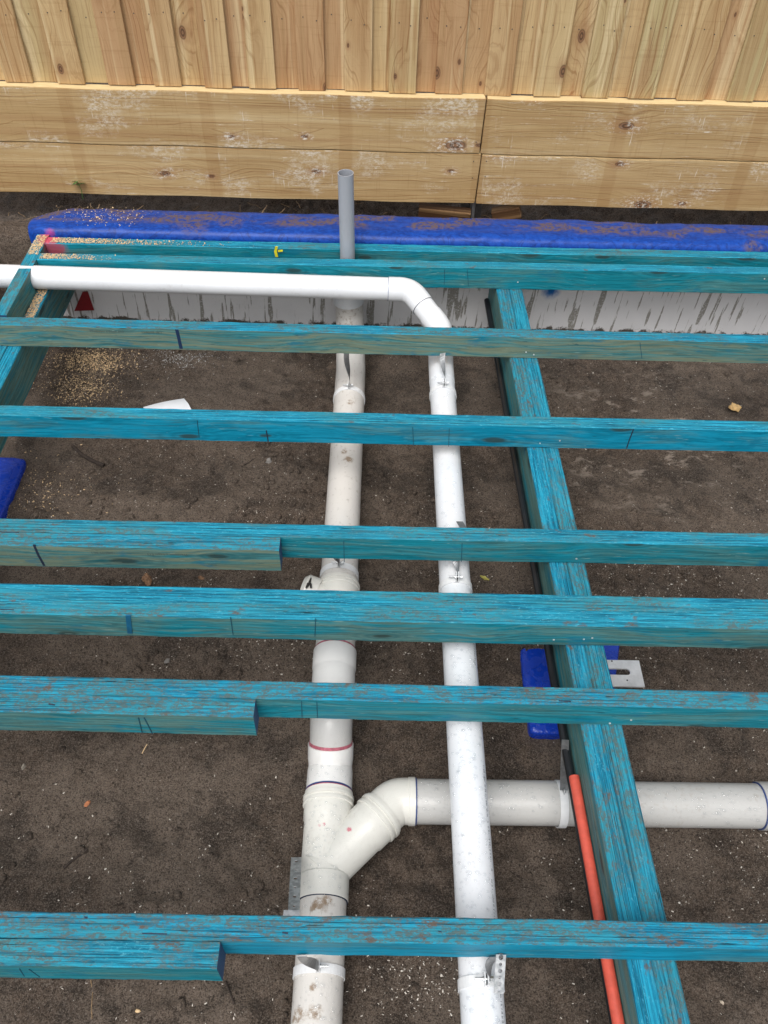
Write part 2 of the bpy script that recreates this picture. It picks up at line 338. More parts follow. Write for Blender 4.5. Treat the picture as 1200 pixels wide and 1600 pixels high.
def wall_mat():
    m, t, b = newmat('scraped_white_board')
    p = wpos(t)
    sepz = N(t, 'ShaderNodeSeparateXYZ', {0: p}).outputs
    sh = vscale(t, p, (1, 1, 1))
    skew = N(t, 'ShaderNodeCombineXYZ', {0: mt(t, 'ADD', sepz[0], mt(t, 'MULTIPLY', sepz[2], -0.05)), 1: 0.0, 2: sepz[2]}).outputs[0]
    st = noise(t, vscale(t, skew, (62, 1, 4.5)), 1, 4, 0.55)
    st2 = noise(t, vscale(t, skew, (18, 1, 2.0)), 1, 3, 0.5)
    n2 = noise(t, p, 120, 6, 0.75); n1 = noise(t, p, 9, 5, 0.6)
    zone = noise(t, vscale(t, p, (2.4, 0, 0)), 1, 1)
    c = mixc(t, n1, (0.66, 0.65, 0.66), (0.80, 0.79, 0.80))
    m1 = mt(t, 'MULTIPLY', sm(t, st, 0.575, 0.615), sm(t, n2, 0.30, 0.5))
    m2 = mt(t, 'MULTIPLY', sm(t, st2, 0.635, 0.65), sm(t, n2, 0.34, 0.5))
    msk = mt(t, 'MAXIMUM', m1, m2)
    c = mixc(t, mt(t, 'MULTIPLY', msk, 0.9), c, mixc(t, n2, (0.13, 0.12, 0.10), (0.34, 0.32, 0.28)))
    low = mt(t, 'ADD', sepz[2], mt(t, 'MULTIPLY', mt(t, 'SUBTRACT', noise(t, p, 22, 5, 0.7), 0.5), 0.10))
    c = mixc(t, sm(t, low, -0.372, -0.384), c, (0.085, 0.068, 0.055))
    c = mixc(t, blob(t, p, (0.68, 2.87, -0.20), 0.028, 0.02, 0.5, 60), c, (0.0, 0.13, 0.42))
    c = mixc(t, mt(t, 'MULTIPLY', sm(t, n2, 0.62, 0.68), 0.5), c, (0.30, 0.28, 0.25))
    link(t, c, b.inputs['Base Color']); b.inputs['Roughness'].default_value = 0.7
    bump(t, mt(t, 'SUBTRACT', n2, msk), 0.3, 0.003, b)
    return m
def drop_mat():
    m, t, b = newmat('water_drop')
    tr = N(t, 'ShaderNodeBsdfTransparent', {'Color': (0.955, 0.96, 0.965, 1)}); gl = N(t, 'ShaderNodeBsdfGlossy', {'Color': (1, 1, 1, 1), 'Roughness': 0.04})
    fr = mt(t, 'POWER', N(t, 'ShaderNodeLayerWeight', {'Blend': 0.5}).outputs['Facing'], 4.0)
    mx = N(t, 'ShaderNodeMixShader', {0: mt(t, 'MULTIPLY_ADD', fr, 0.35, 0.05), 1: tr.outputs[0], 2: gl.outputs[0]})
    link(t, mx.outputs[0], t.nodes['Material Output'].inputs['Surface'])
    return m
EDGE_X, EDGE_Y = timber_edge('X'), timber_edge('Y', 0.03)
EDGE_XG = timber_edge('X', 0.10)
DYE = (0.006, 0.215, 0.285); DYEB = (0.003, 0.25, 0.40)
FACE_TEAL = timber_face('timber_face_teal', 'X', 0.40, DYE)
FACE_BLUE = timber_face('timber_face_blue', 'X', 0.32, DYEB)
FACE_GREEN = timber_face('timber_face_green', 'X', 0.85, DYE, 0.8)
FACE_MIX = timber_face('timber_face_mixed', 'X', 0.55, DYE, 0.25)
FACE_Y = timber_face('timber_face_bearer', 'Y', 0.75, DYE, 0.4)
CUT = timber_cut()
PALING = pine('pine_paling', 'Z', (0.60, 0.43, 0.225), (0.47, 0.305, 0.145))
SLEEPER = pine('pine_sleeper', 'X', (0.51, 0.355, 0.175), (0.43, 0.285, 0.130), True)
SAWN = sawn_top()
OFFCUT = pine('pine_offcut', 'X', (0.10, 0.05, 0.022), (0.08, 0.038, 0.016))
PVC_W = pvc('white_pvc', (0.80, 0.82, 0.85), 0.10)
PVC_D = pvc('muddy_pvc', (0.66, 0.635, 0.60), 0.9, spots=[(*atz(x_, y_, z_+0.055), r_, (0.26, 0.18, 0.115)) for x_, y_, z_, r_ in ((500, 1412, -.402, .016), (512, 1406, -.402, .012), (488, 1418, -.402, .010), (489, 1543, -.402, .008), (492, 1582, -.402, .013), (466, 1588, -.42, .018), (545, 718, -.316, .014), (538, 705, -.316, .010), (556, 730, -.316, .009), (548, 628, -.316, .012), (560, 620, -.316, .008))])
PVC_C = pvc('cream_pvc', (0.72, 0.71, 0.66), 0.12, spots=[(*atz(x_, y_, -.345), r_, (0.55, 0.08, 0.14)) for x_, y_, r_ in ((506, 1288, .005), (545, 1296, .006), (499, 1289, .004))])
PVC_WC = pvc('offwhite_pvc', (0.76, 0.755, 0.74), 0.10)
PVC_G = pvc('grey_white_pvc', (0.52, 0.515, 0.50), 0.3)
PVC_GREY = pvc('grey_conduit_pvc', (0.36, 0.38, 0.42), 0.1, rough=0.4)
GALV = galv()
WHITE_BAND = simple('white_coated_band', (0.78, 0.79, 0.80), 0.4, 0.0, 0.05)
STRAPM = simple('dull_zinc_strap', (0.30, 0.31, 0.32), 0.42, 0.7, 0.2)
BLACK = simple('black_plastic', (0.012, 0.013, 0.015), 0.35)
ORANGE = simple('orange_conduit_plastic', (0.60, 0.092, 0.058), 0.5, 0, 0.1)
INK = simple('dark_ink', (0.012, 0.022, 0.05), 0.7, 0, 0.3, 200)
GREYINK = simple('faded_grey_ink', (0.075, 0.11, 0.10), 0.8)
PRIMER = simple('pink_primer', (0.42, 0.12, 0.16), 0.4, 0, 0.3, 90)
JOINTBLUE = simple('blue_primer_line', (0.03, 0.06, 0.20), 0.4)
SOIL = soil(); MEMB = membrane_mat(); WALL = wall_mat(); DROP = drop_mat()
SAWDUST = simple('sawdust', (0.68, 0.49, 0.28), 0.85, 0, 0.4, 900)
FLECK = simple('pale_fleck', (0.64, 0.59, 0.52), 0.8, 0, 0.3, 300)
CLOD = SOIL
STRAW = simple('dry_straw', (0.30, 0.20, 0.11), 0.8, 0, 0.4, 200)
TWIG = simple('dark_twig', (0.035, 0.024, 0.018), 0.85, 0, 0.4, 120, 0.002)
BARK = simple('bark_chip', (0.22, 0.12, 0.065), 0.85, 0, 0.5, 150, 0.003)
LEAF = simple('dry_leaf', (0.50, 0.33, 0.14), 0.7, 0, 0.3, 90)
YLEAF = simple('yellow_leaf', (0.33, 0.29, 0.06), 0.6, 0, 0.3, 90)
GREEN = simple('weed_leaf', (0.05, 0.15, 0.025), 0.6, 0, 0.3, 90)
RED = simple('dark_red_paint', (0.24, 0.012, 0.018), 0.5)
YELLOW = simple('yellow_plastic', (0.80, 0.72, 0.03), 0.4)
STEEL = simple('dull_steel', (0.22, 0.22, 0.225), 0.5, 0.6)
PLATE = simple('shiny_steel_plate', (0.74, 0.74, 0.75), 0.34, 0.55, 0.1, 40)
CAULK = simple('black_tape', (0.02, 0.018, 0.016), 0.6)

# ------------------------------------------------------------------ mesh helpers
def mesh(name, verts, faces, mats, parent=None, midx=None, smooth=False, loc=None):
    me = bpy.data.meshes.new(name)
    me.from_pydata([tuple(map(float, v)) for v in verts], [], faces)
    for m in (mats if isinstance(mats, (list, tuple)) else [mats]): me.materials.append(m)
    if midx is not None: me.polygons.foreach_set('material_index', midx)
    if smooth: me.polygons.foreach_set('use_smooth', [True]*len(me.polygons))
    me.update()
    o = bpy.data.objects.new(name, me); col.objects.link(o)
    if parent is not None: o.parent = parent
    if loc is not None: o.location = loc
    return o
def thing(name, label, cat, loc=(0, 0, 0), group=None):
    o = bpy.data.objects.new(name, None); col.objects.link(o); o.location = loc; o.empty_display_size = 0.05
    return tag(o, label, cat, group)
def tag(o, label, cat, group=None, kind=None):
    o['label'] = label; o['category'] = cat
    if group: o['group'] = group
    if kind: o['kind'] = kind
    return o
def struct(o, kind='structure', label=None, cat=None):
    o['kind'] = kind
    if label: o['label'] = label
    if cat: o['category'] = cat
    return o
def box_vf(x0, x1, y0, y1, z0, z1):
    v = [(x0, y0, z0), (x1, y0, z0), (x1, y1, z0), (x0, y1, z0), (x0, y0, z1), (x1, y0, z1), (x1, y1, z1), (x0, y1, z1)]
    f = [(0, 3, 2, 1), (4, 5, 6, 7), (0, 1, 5, 4), (1, 2, 6, 5), (2, 3, 7, 6), (3, 0, 4, 7)]
    return v, f
def box(name, x0, x1, y0, y1, z0, z1, mat, parent=None, bev=0.0, smooth=False):
    v, f = box_vf(x0, x1, y0, y1, z0, z1)
    o = mesh(name, v, f, mat, parent)
    if bev:
        bm = bmesh.new(); bm.from_mesh(o.data)
        bmesh.ops.bevel(bm, geom=bm.edges[:], offset=bev, segments=2, affect='EDGES', profile=0.6)
        bm.to_mesh(o.data); bm.free()
    return o
def frames(pts):
    """parallel-transport frames along a polyline"""
    P = [np.array(p, float) for p in pts]; out = []
    T = []
    for i in range(len(P)):
        a = P[min(i+1, len(P)-1)] - P[max(i-1, 0)]; T.append(a/np.linalg.norm(a))
    up = np.array([0, 0, 1.0]) if abs(T[0][2]) < 0.9 else np.array([0, 1.0, 0])
    n = up - T[0]*(up@T[0]); n /= np.linalg.norm(n)
    for i in range(len(P)):
        n = n - T[i]*(n@T[i]); n /= np.linalg.norm(n)
        out.append((P[i], T[i], n, np.cross(T[i], n)))
    return out
def tube_vf(pts, rad, seg=28, caps=True, v0=0):
    rad = rad if hasattr(rad, '__len__') else [rad]*len(pts)
    V, Fc = [], []
    for (p, T, n, b), r in zip(frames(pts), rad):
        for k in range(seg):
            a = 2*math.pi*k/seg; V.append(p + r*(math.cos(a)*n + math.sin(a)*b))
    for i in range(len(pts)-1):
        for k in range(seg):
            a, b_ = i*seg+k, i*seg+(k+1) % seg
            Fc.append((v0+a, v0+a+seg, v0+b_+seg, v0+b_))
    if caps:
        Fc.append(tuple(v0+k for k in range(seg))); Fc.append(tuple(v0+(len(pts)-1)*seg+k for k in reversed(range(seg))))
    return V, Fc
def tube(name, pts, rad, mat, parent=None, seg=28, caps=True):
    V, Fc = tube_vf(pts, rad, seg, caps)
    o = mesh(name, V, Fc, mat, parent, smooth=True)
    edge_split(o); return o
def edge_split(o, ang=35):
    me = o.data; bm = bmesh.new(); bm.from_mesh(me)
    for e in bm.edges:
        if len(e.link_faces) == 2 and e.calc_face_angle(0) > math.radians(ang): e.smooth = False
    bm.to_mesh(me); bm.free()
def arc_path(pts, rb, n=8):
    """polyline with rounded corners of radius rb"""
    P = [np.array(p, float) for p in pts]; out = [P[0]]
    for i in range(1, len(P)-1):
        a = P[i-1]-P[i]; c = P[i+1]-P[i]; la, lc = np.linalg.norm(a), np.linalg.norm(c); a /= la; c /= lc
        ang = math.acos(max(-1, min(1, a@c)))
        if ang > math.pi-0.02: out.append(P[i]); continue
        d = min(rb/math.tan(ang/2), la*0.49, lc*0.49)
        s, e = P[i]+a*d, P[i]+c*d
        for k in range(n+1):
            u = k/n; out.append((1-u)**2*s + 2*u*(1-u)*P[i] + u*u*e)
    out.append(P[-1]); return out

# ------------------------------------------------------------------ ground
GZ = -0.43
def gz(x, y):
    n = mnoise.fractal(Vector((x*1.7+3, y*1.7, 0.3)), 0.9, 2.1, 3)*0.014
    n += mnoise.fractal(Vector((x*9+1, y*9, 5.3)), 0.8, 2.2, 4)*0.0085
    rough = max(0.0, mnoise.noise(Vector((x*2.1+9, y*2.1, 2.2)))+0.25)
    c = mnoise.noise(Vector((x*26, y*26, 1.1)))
    n += (0.35+rough)*max(0.0, c+0.1)*0.026 + rough*max(0.0, mnoise.noise(Vector((x*13, y*13, 6.6))))*0.03 + abs(mnoise.noise(Vector((x*60, y*60, 3.1))))*0.004
    base = GZ - 0.045*(1-(lambda q: q*q*(3-2*q))(max(0.0, min(1.0, (y-0.75)/0.9))))
    s = lambda v, a, b: (lambda q: q*q*(3-2*q))(max(0.0, min(1.0, (v-a)/(b-a))))
    up = s(y, 2.93, 3.02)
    upl = s(-x, 1.33, 1.62)*s(y, 1.9, 2.5)
    base += 0.32*max(up, upl)
    base -= 0.05*s(y, 3.14, 3.25)*s(y, 3.6, 3.3)*(0 if y > 3.6 else 1)
    return base + n*(1 + 1.2*max(up, upl))
xs = np.concatenate([[-80, -30, -10, -5, -3, -2.4], np.arange(-2.0, 2.0, 0.0105), [2.4, 3, 5, 10, 30, 80]])
ys = np.concatenate([[-80, -30, -10, -4, -2, -0.8, -0.2], np.arange(0.15, 3.5, 0.0105), [3.8, 5, 10, 30, 80]])
gv = [(x, y, gz(x, y) if abs(x) < 2.5 and -0.3 < y < 4 else (GZ+0.32 if y > 3.4 else GZ-0.045)) for y in ys for x in xs]
nx = len(xs)
gf = [(j*nx+i, j*nx+i+1, (j+1)*nx+i+1, (j+1)*nx+i) for j in range(len(ys)-1) for i in range(nx-1)]
struct(mesh('ground', gv, gf, SOIL, smooth=True), 'structure', 'dark damp bare soil under the floor frame', 'soil')

# ------------------------------------------------------------------ fence
fence = thing('timber_fence', 'pine paling fence on two rows of horizontal treated sleepers', 'fence', (0, 3.2, -0.012))
FY = 3.2
def paling_mesh(w, th, h):
    nz, nx_ = 6, 1
    v, f = box_vf(-w/2, w/2, 0, th, 0, h)
    me = bpy.data.meshes.new('paling'); me.from_pydata(v, [], f); me.materials.append(PALING)
    bm = bmesh.new(); bm.from_mesh(me)
    bmesh.ops.bevel(bm, geom=bm.edges[:], offset=0.0018, segments=1, affect='EDGES'); bm.to_mesh(me); bm.free()
    return me
front_edges = [(13, 54), (93, 135), (172, 212), (243, 284), (322, 362), (390, 431), (467, 508), (540, 580), (607, 650), (680, 722), (760, 797), (835, 877), (912, 950), (985, 1025), (1062, 1102), (1142, 1182)]
pf, pb = paling_mesh(0.100, 0.013, 1.65), paling_mesh(0.100, 0.013, 1.65)
nail_me = None
def add_child(me, name, parent, loc, rot=(0, 0, 0)):
    o = bpy.data.objects.new(name, me); col.objects.link(o); o.parent = parent; o.location = loc; o.rotation_euler = rot; return o
def disc_mesh(name, r, d, mat, seg=8):
    V, Fc = tube_vf([(0, 0, 0), (0, -d, 0)], r, seg); me = bpy.data.meshes.new(name)
    me.from_pydata([tuple(x) for x in V], [], Fc); me.materials.append(mat); return me
nail_me = disc_mesh('nail', 0.0022, 0.001, simple('nail_steel', (0.07, 0.06, 0.055), 0.6))
centers = []
for a, b_ in front_edges:
    xa, xb = aty(a, 140, 3.233)[0], aty(b_, 140, 3.233)[0]; centers.append((xa+xb)/2)
period = (centers[-1]-centers[0])/(len(centers)-1)
cs = [centers[0]-2*period, centers[0]-period] + centers + [centers[-1]+period, centers[-1]+2*period]
Z0 = 0.3975+0.012
for i, c in enumerate(cs):
    o = add_child(pf, 'paling', fence, (c, 0.032+random.uniform(-.002, .002), Z0+random.uniform(0, .004)), (random.uniform(-.003, .003), random.uniform(-.004, .004), random.uniform(-.02, .02)))
    for q in (-0.022, 0.024): add_child(nail_me, 'nail', o, (q+random.uniform(-.004, .004), -0.0002, 0.235+random.uniform(-.012, .012)))
    if i < len(cs)-1:
        cb = (c+cs[i+1])/2
        o = add_child(pb, 'paling', fence, (cb, 0.0485, Z0+random.uniform(0, .003)), (0, random.uniform(-.003, .003), 0))
        add_child(nail_me, 'nail', o, (random.uniform(-.01, .01), -0.0002, 0.235+random.uniform(-.02, .02)))
# sleepers: upper row sits on lower row, joint left of centre-right
def sleeper(x0, x1, z0, z1, dy, tilt):
    v, f = [], []
    n = 24
    for i in range(n+1):
        x = x0+(x1-x0)*i/n
        wv = 0.0016*math.sin(i*1.3+x0*7)
        e = tilt if i in (0, n) else 0
        for (yy, zz) in ((0, z0), (0.05, z0), (0.05, z1), (0, z1)):
            v.append((x + (tilt*(zz-z0)/(z1-z0) if ((i == n and tilt > 0) or (i == 0 and tilt < 0)) else 0)*(1 if tilt > 0 else -1), yy+dy+wv*0.4, zz+wv))
    mi = []
    for i in range(n):
        for k in range(4):
            a, b_ = i*4+k, i*4+(k+1) % 4
            f.append((a, b_, b_+4, a+4)); mi.append(1 if k == 2 else 0)
    f.append((3, 2, 1, 0)); f.append((n*4, n*4+1, n*4+2, n*4+3)); mi += [0, 0]
    o = mesh('sleeper', v, f, [SLEEPER, SAWN], fence, mi)
    bm = bmesh.new(); bm.from_mesh(o.data); bmesh.ops.recalc_face_normals(bm, faces=bm.faces[:])
    es = [e for e in bm.edges if len(e.link_faces) == 2 and e.calc_face_angle(0) > 0.8]
    bmesh.ops.bevel(bm, geom=es, offset=0.0025, segments=2, affect='EDGES'); bm.to_mesh(o.data); bm.free()
    return o
XJ_low, XJ_up = aty(746, 280, FY)[0], aty(754, 200, FY)[0]
sleeper(-2.4, XJ_low-0.001, 0.0, 0.2015, 0.001, 0.006)
sleeper(XJ_low+0.004, 2.6, 0.0, 0.2005, 0.0, -0.004)
sleeper(-2.4, XJ_up-0.002, 0.2050, 0.4085, 0.0, 0.004)
sleeper(XJ_up+0.003, 2.6, 0.2040, 0.4085, 0.002, -0.003)
for (px_, py_) in ((740, 252), (760, 252), (738, 278), (758, 276), (744, 222)):
    p = aty(px_, py_, FY); add_child(nail_me, 'nail', fence, (p[0], 0.0, p[2]+0.012))
# steel post foot and broken boards under the sleepers
post = thing('steel_post', 'dark steel post foot showing below the sleeper joint', 'post', (XJ_low, 3.27, -0.3))
box('web', -0.006, 0.006, -0.045, 0.045, 0, 0.29, STEEL, post, 0.001)
box('flange', -0.045, 0.045, 0.046, 0.053, 0, 0.29, STEEL, post, 0.001)
for (xa, ya, xb, yb, lab) in ((655, 322, 736, 331, 'brown board end jammed under the sleepers left of the steel post'),
                              (768, 330, 812, 322, 'short brown board end under the sleepers right of the steel post')):
    a, b_ = aty(xa, ya, 3.24), aty(xb, yb, 3.22)
    o = box('board_offcut', 0, float(np.linalg.norm(b_-a)), -0.02, 0.02, -0.045, 0.004, OFFCUT, None, 0.003)
    o.location = a; d = b_-a; o.rotation_euler = (0.2, -math.atan2(d[2], math.hypot(d[0], d[1])), math.atan2(d[1], d[0]))
    tag(o, lab, 'board')

# ------------------------------------------------------------------ footing board and blue membrane
wv, wf = [], []
nwx, nwz = 120, 10
for j in range(nwz+1):
    for i in range(nwx+1):
        x = -1.30+3.4*i/nwx; z = -0.47+0.43*j/nwz
        wv.append((x, 2.875+0.003*mnoise.noise(Vector((x*4, z*6, 0))), z))
for j in range(nwz):
    for i in range(nwx):
        a = j*(nwx+1)+i; wf.append((a, a+1, a+nwx+2, a+nwx+1))
nb = len(wv)
wv += [(-1.30, 2.91, -0.47), (2.10, 2.91, -0.47), (2.10, 2.91, -0.04), (-1.30, 2.91, -0.04)]
wf += [(nb+1, nb, nb+3, nb+2), (nb, 0, nwz*(nwx+1), nb+3), (nwx, nb+1, nb+2, nwz*(nwx+1)+nwx), (nwz*(nwx+1), nwz*(nwx+1)+nwx, nb+2, nb+3)]
wall = thing('footing_board', 'white board with grey vertical scrapes below the far joists', 'board', (0.4, 2.875, -0.47))
o = mesh('panel', [(x-0.4, y-2.875, z+0.47) for x, y, z in wv], wf, WALL, wall, smooth=False)
tri = [aty(116, 486, 2.868), aty(147, 485, 2.868), aty(137, 456, 2.868), aty(129, 456, 2.868)]
tv = [p-np.array([0.4, 2.875, -0.47]) for p in tri]; tv += [p+np.array([0, 0.002, 0]) for p in tv]
mesh('red_patch', tv, [(0, 1, 2, 3), (7, 6, 5, 4), (0, 4, 5, 1), (1, 5, 6, 2), (2, 6, 7, 3), (3, 7, 4, 0)], RED, wall)['label'] = 'dark red painted triangle at the left end of the board'

mv, mf = [], []
prof = [(0.0, -0.17), (0.0, -0.06), (0.001, -0.02), (0.006, 0.0), (0.016, 0.0125), (0.035, 0.018), (0.06, 0.019), (0.09, 0.017), (0.12, 0.016), (0.15, 0.014), (0.175, 0.010), (0.192, 0.0), (0.200, -0.02), (0.203, -0.06), (0.205, -0.17)]
nX = 420; XL = -1.34
for i in range(nX+1):
    s = i/nX; x = XL + (3.6)*s
    d = x-XL
    for k, (py, pz) in enumerate(prof):
        # plan: front-left corner rounded small, back-left cut obliquely
        t_ = py/0.205
        xl = XL + 0.005 + 0.165*max(0, t_-0.25)**1.4/0.66
        xx = xl + (2.26-xl)*s
        yy = 2.868 + py
        if xx-XL < 0.07: yy += (0.07-(xx-XL))*0.35*(1-t_)
        top = 1.0 if 3 <= k <= 11 else 0.0
        nz_ = mnoise.fractal(Vector((xx*5, yy*14, 0.5)), 0.8, 2.0, 3)
        wr = mnoise.noise(Vector((xx*22, yy*9, 4.4)))
        rd = 1-abs(mnoise.noise(Vector((xx*6+yy*9, yy*30-xx*3, 8.8)))); zz = pz + top*(0.003*nz_+0.0008*wr+0.003*max(0, rd-0.86)/0.14*(0.5+nz_))
        if k >= 9: yy += 0.012*mnoise.noise(Vector((xx*3.3, 1.0, 2.0))) + 0.007*mnoise.noise(Vector((xx*11, 5.0, 2.0)))
        if k <= 2: yy += 0.002*mnoise.noise(Vector((xx*30, pz*6, 7.0)))
        if s == 0 and top: zz -= 0.006
        mv.append((xx, yy, zz))
K = len(prof)
for i in range(nX):
    for k in range(K-1):
        a = i*K+k; mf.append((a, a+K, a+K+1, a+1))
    mf.append((i*K+K-1, i*K+K-1+K, i*K+K, i*K))
mf.append(tuple(range(K))); mf.append(tuple(nX*K+k for k in reversed(range(K))))
o = mesh('plastic_membrane', mv, mf, MEMB, smooth=True); edge_split(o, 50)
tag(o, 'muddy royal blue plastic membrane wrapped along the footing below the fence', 'membrane')

# ------------------------------------------------------------------ floor timbers
TW, TH = 0.045, 0.087
def timber(name, x0, x1, yb0, yb1, face, label, group=None, z=0.0, w=TW, h=TH, cat='joist', edge=None):
    """joist along X; back edge runs from (x0,yb0) to (x1,yb1); origin at its left bottom back"""
    L = math.hypot(x1-x0, yb1-yb0); n = 180
    V, Fc, mi = [], [], []
    sd_ = random.uniform(0, 99); b = 0.0022
    sec = [(-w+b, -h), (-b, -h), (0, -h+b), (0, -b), (-b, 0), (-w+b, 0), (-w, -b), (-w, -h+b)]
    for i in range(n+1):
        x = L*i/n
        dy = 0.0012*mnoise.noise(Vector((x*2, sd_, 0))); dz = 0.0010*mnoise.noise(Vector((x*3, sd_, 4)))
        for k, (y_, z_) in enumerate(sec):
            j = 0.0009*mnoise.noise(Vector((x*22, sd_+k, 9)))+0.0006*mnoise.noise(Vector((x*90, sd_+k*3, 2)))
            V.append((x, y_+dy+j, z_+dz+j+h))
    mk = [0, 1, 1, 1, 0, 0, 1, 0]   # per side: 0 edge material, 1 face
    mk = [0, 1, 1, 0, 0, 0, 1, 1]
    for i in range(n):
        for k in range(8):
            a, c = i*8+k, i*8+(k+1) % 8
            Fc.append((a, c, c+8, a+8)); mi.append(1 if k in (2, 6) else 0)
    Fc.append(tuple(reversed(range(8)))); Fc.append(tuple(n*8+k for k in range(8))); mi += [2, 2]
    o = mesh(name, V, Fc, [edge or EDGE_X, face, CUT], None, mi)
    bm = bmesh.new(); bm.from_mesh(o.data); bmesh.ops.recalc_face_normals(bm, faces=bm.faces[:]); bm.to_mesh(o.data); bm.free()
    o.location = (x0, yb0, z-h); o.rotation_euler = (0, 0, math.atan2(yb1-yb0, x1-x0))
    return tag(o, label, cat, group)
def ybk(p, q, X0, X1):
    """back edge through two photo points on the joist tops"""
    a, b_ = atz(*p, 0.0), atz(*q, 0.0); s = (b_[1]-a[1])/(b_[0]-a[0])
    return a[1]+s*(X0-a[0]), a[1]+s*(X1-a[0])
XL_, XR_ = -1.75, 1.95
G = 'blue floor joists crossing the frame'
def J(p, q, face, label, x0=XL_, x1=XR_, dy=0.0, edge=None):
    a, b_ = ybk(p, q, x0, x1)
    return timber('floor_joist', x0, x1, a+dy, b_+dy, face, label, G, edge=edge)
RX0, RX1 = -1.288, -1.243
J1 = J((300, 375), (1200, 393.5), FACE_TEAL, 'farthest blue joist, against the blue membrane', RX1+0.001)
J2 = J((100, 396), (1200, 417), FACE_TEAL, 'second farthest blue joist, right behind the level white pipe', RX1+0.001)
J3 = J((0, 494.5), (1200, 523), FACE_GREEN, 'greenish grey faced joist just in front of the level white pipe')
J4 = J((0, 632.5), (1200, 658), FACE_BLUE, 'single full length blue joist above the white plastic offcut')
J5 = J((0, 809.5), (1200, 833), FACE_TEAL, 'full length joist behind the shorter greenish doubling piece')
J5b = J((0, 809.5), (1200, 833), FACE_GREEN, 'greenish short doubling piece ending left of the muddy pipe, printed upside down', XL_, -0.243, -TW-0.0006)
J6 = J((0, 910.5), (1200, 936), FACE_TEAL, 'back member of the full length double joist in the middle')
J6b = J((0, 910.5), (1200, 936), FACE_MIX, 'front member of the full length double joist in the middle', dy=-TW-0.0003)
J7 = J((0, 1054.5), (1200, 1081), FACE_TEAL, 'second nearest full length joist, just above the pipe junction', edge=EDGE_XG)
J7b = J((0, 1054.5), (1200, 1081), FACE_MIX, 'short doubling piece second nearest the camera, end cut above the junction', XL_, -0.255, -TW-0.0006, edge=EDGE_XG)
J8 = J((0, 1423), (1200, 1441.5), FACE_BLUE, 'nearest full length joist, across the bottom of the frame', edge=EDGE_XG)
J8b = J((0, 1423), (1200, 1441.5), FACE_TEAL, 'nearest short doubling piece, cut end at the bottom left', XL_, -0.264, -TW-0.0008, edge=EDGE_XG)

def timberY(name, x0, x1, y0, y1, ztop, h, face, parent, mats=None):
    L = y1-y0; n = 40; V, Fc, mi = [], [], []; b = 0.003; w = x1-x0; sd_ = random.uniform(0, 99)
    sec = [(b, 0), (w-b, 0), (w, b), (w, h-b), (w-b, h), (b, h), (0, h-b), (0, b)]
    for i in range(n+1):
        y = L*i/n; dx = 0.001*mnoise.noise(Vector((y*2, sd_, 0)))
        for (x_, z_) in sec: V.append((x0+x_+dx, y0+y, ztop-h+z_+dx))
    for i in range(n):
        for k in range(8):
            a, c = i*8+k, i*8+(k+1) % 8
            Fc.append((a, c, c+8, a+8)); mi.append(1 if k in (2, 6) else 0)
    Fc.append(tuple(range(8))); Fc.append(tuple(n*8+k for k in reversed(range(8)))); mi += [2, 2]
    o = mesh(name, V, Fc, [EDGE_Y, face, CUT], parent, mi)
    bm = bmesh.new(); bm.from_mesh(o.data); bmesh.ops.recalc_face_normals(bm, faces=bm.faces[:]); bm.to_mesh(o.data); bm.free()
    return o
rim = thing('rim_joist', 'end joist on the left with pink sprayed corner, bored for the white pipe', 'joist', (RX0, 2.36, -TH))
# rim: box with a bored round hole for the pipe
HY, HZ, HR = 2.637, -0.0415, 0.0445
def bored_board(name, x0, x1, y0, y1, z0, z1, cy, cz, r, parent, org):
    seg = 32; V, Fc, mi = [], [], []
    for x in (x0, x1):
        for k in range(seg):
            a = 2*math.pi*k/seg; rr = r*(1+0.04*random.uniform(-1, 1)); V.append((x, cy+rr*math.cos(a), min(z1-0.001, max(z0+0.001, cz+rr*math.sin(a)))))
        for k in range(seg):
            a = 2*math.pi*k/seg; c, s = math.cos(a), math.sin(a); h_ = 0.06
            m_ = max(abs(c), abs(s)); V.append((x, cy+h_*c/m_, min(z1, max(z0, cz+(0.05)*s/m_))))
    def I(side, ring, k): return side*2*seg+ring*seg+k % seg
    for k in range(seg):
        Fc.append((I(1, 0, k), I(1, 1, k), I(1, 1, k+1), I(1, 0, k+1))); mi.append(1)
        Fc.append((I(0, 0, k+1), I(0, 1, k+1), I(0, 1, k), I(0, 0, k))); mi.append(1)
        Fc.append((I(0, 0, k), I(1, 0, k), I(1, 0, k+1), I(0, 0, k+1))); mi.append(2)
        # outer rim (top and bottom strips)
        Fc.append((I(0, 1, k+1), I(1, 1, k+1), I(1, 1, k), I(0, 1, k))); mi.append(0)
    V = [np.array(v)-np.array(org) for v in V]
    o = mesh(name, V, Fc, [EDGE_Y, FACE_Y, CUT], parent, mi)
    bm = bmesh.new(); bm.from_mesh(o.data)
    for (ya, yb) in ((y0, cy-0.06), (cy+0.06, y1)):
        vv, ff = box_vf(x0-org[0], x1-org[0], ya-org[1], yb-org[1], z0-org[2], z1-org[2])
        bv = [bm.verts.new(p) for p in vv]
        for q, f in enumerate(ff):
            fc = bm.faces.new([bv[i] for i in f]); fc.material_index = 0 if q in (0, 1) else (1 if q in (3, 5) else 2)
    bmesh.ops.remove_doubles(bm, verts=bm.verts[:], dist=1e-5)
    bm.to_mesh(o.data); bm.free()
    return o
o = bored_board('board', RX0, RX1, 2.343, 2.862, -TH, 0.0, HY, HZ, HR, rim, (RX0, 2.36, -TH))
bearL = thing('floor_bearer', 'blue green bearer running along the left edge under the joists', 'bearer', (-1.25, 0, -0.24))
for a in (-0.0455, 0.0002):
    timberY('timber_ply', a, a+0.0452, -0.3, 2.865, 0.24-TH-0.001, 0.15, FACE_Y, bearL)
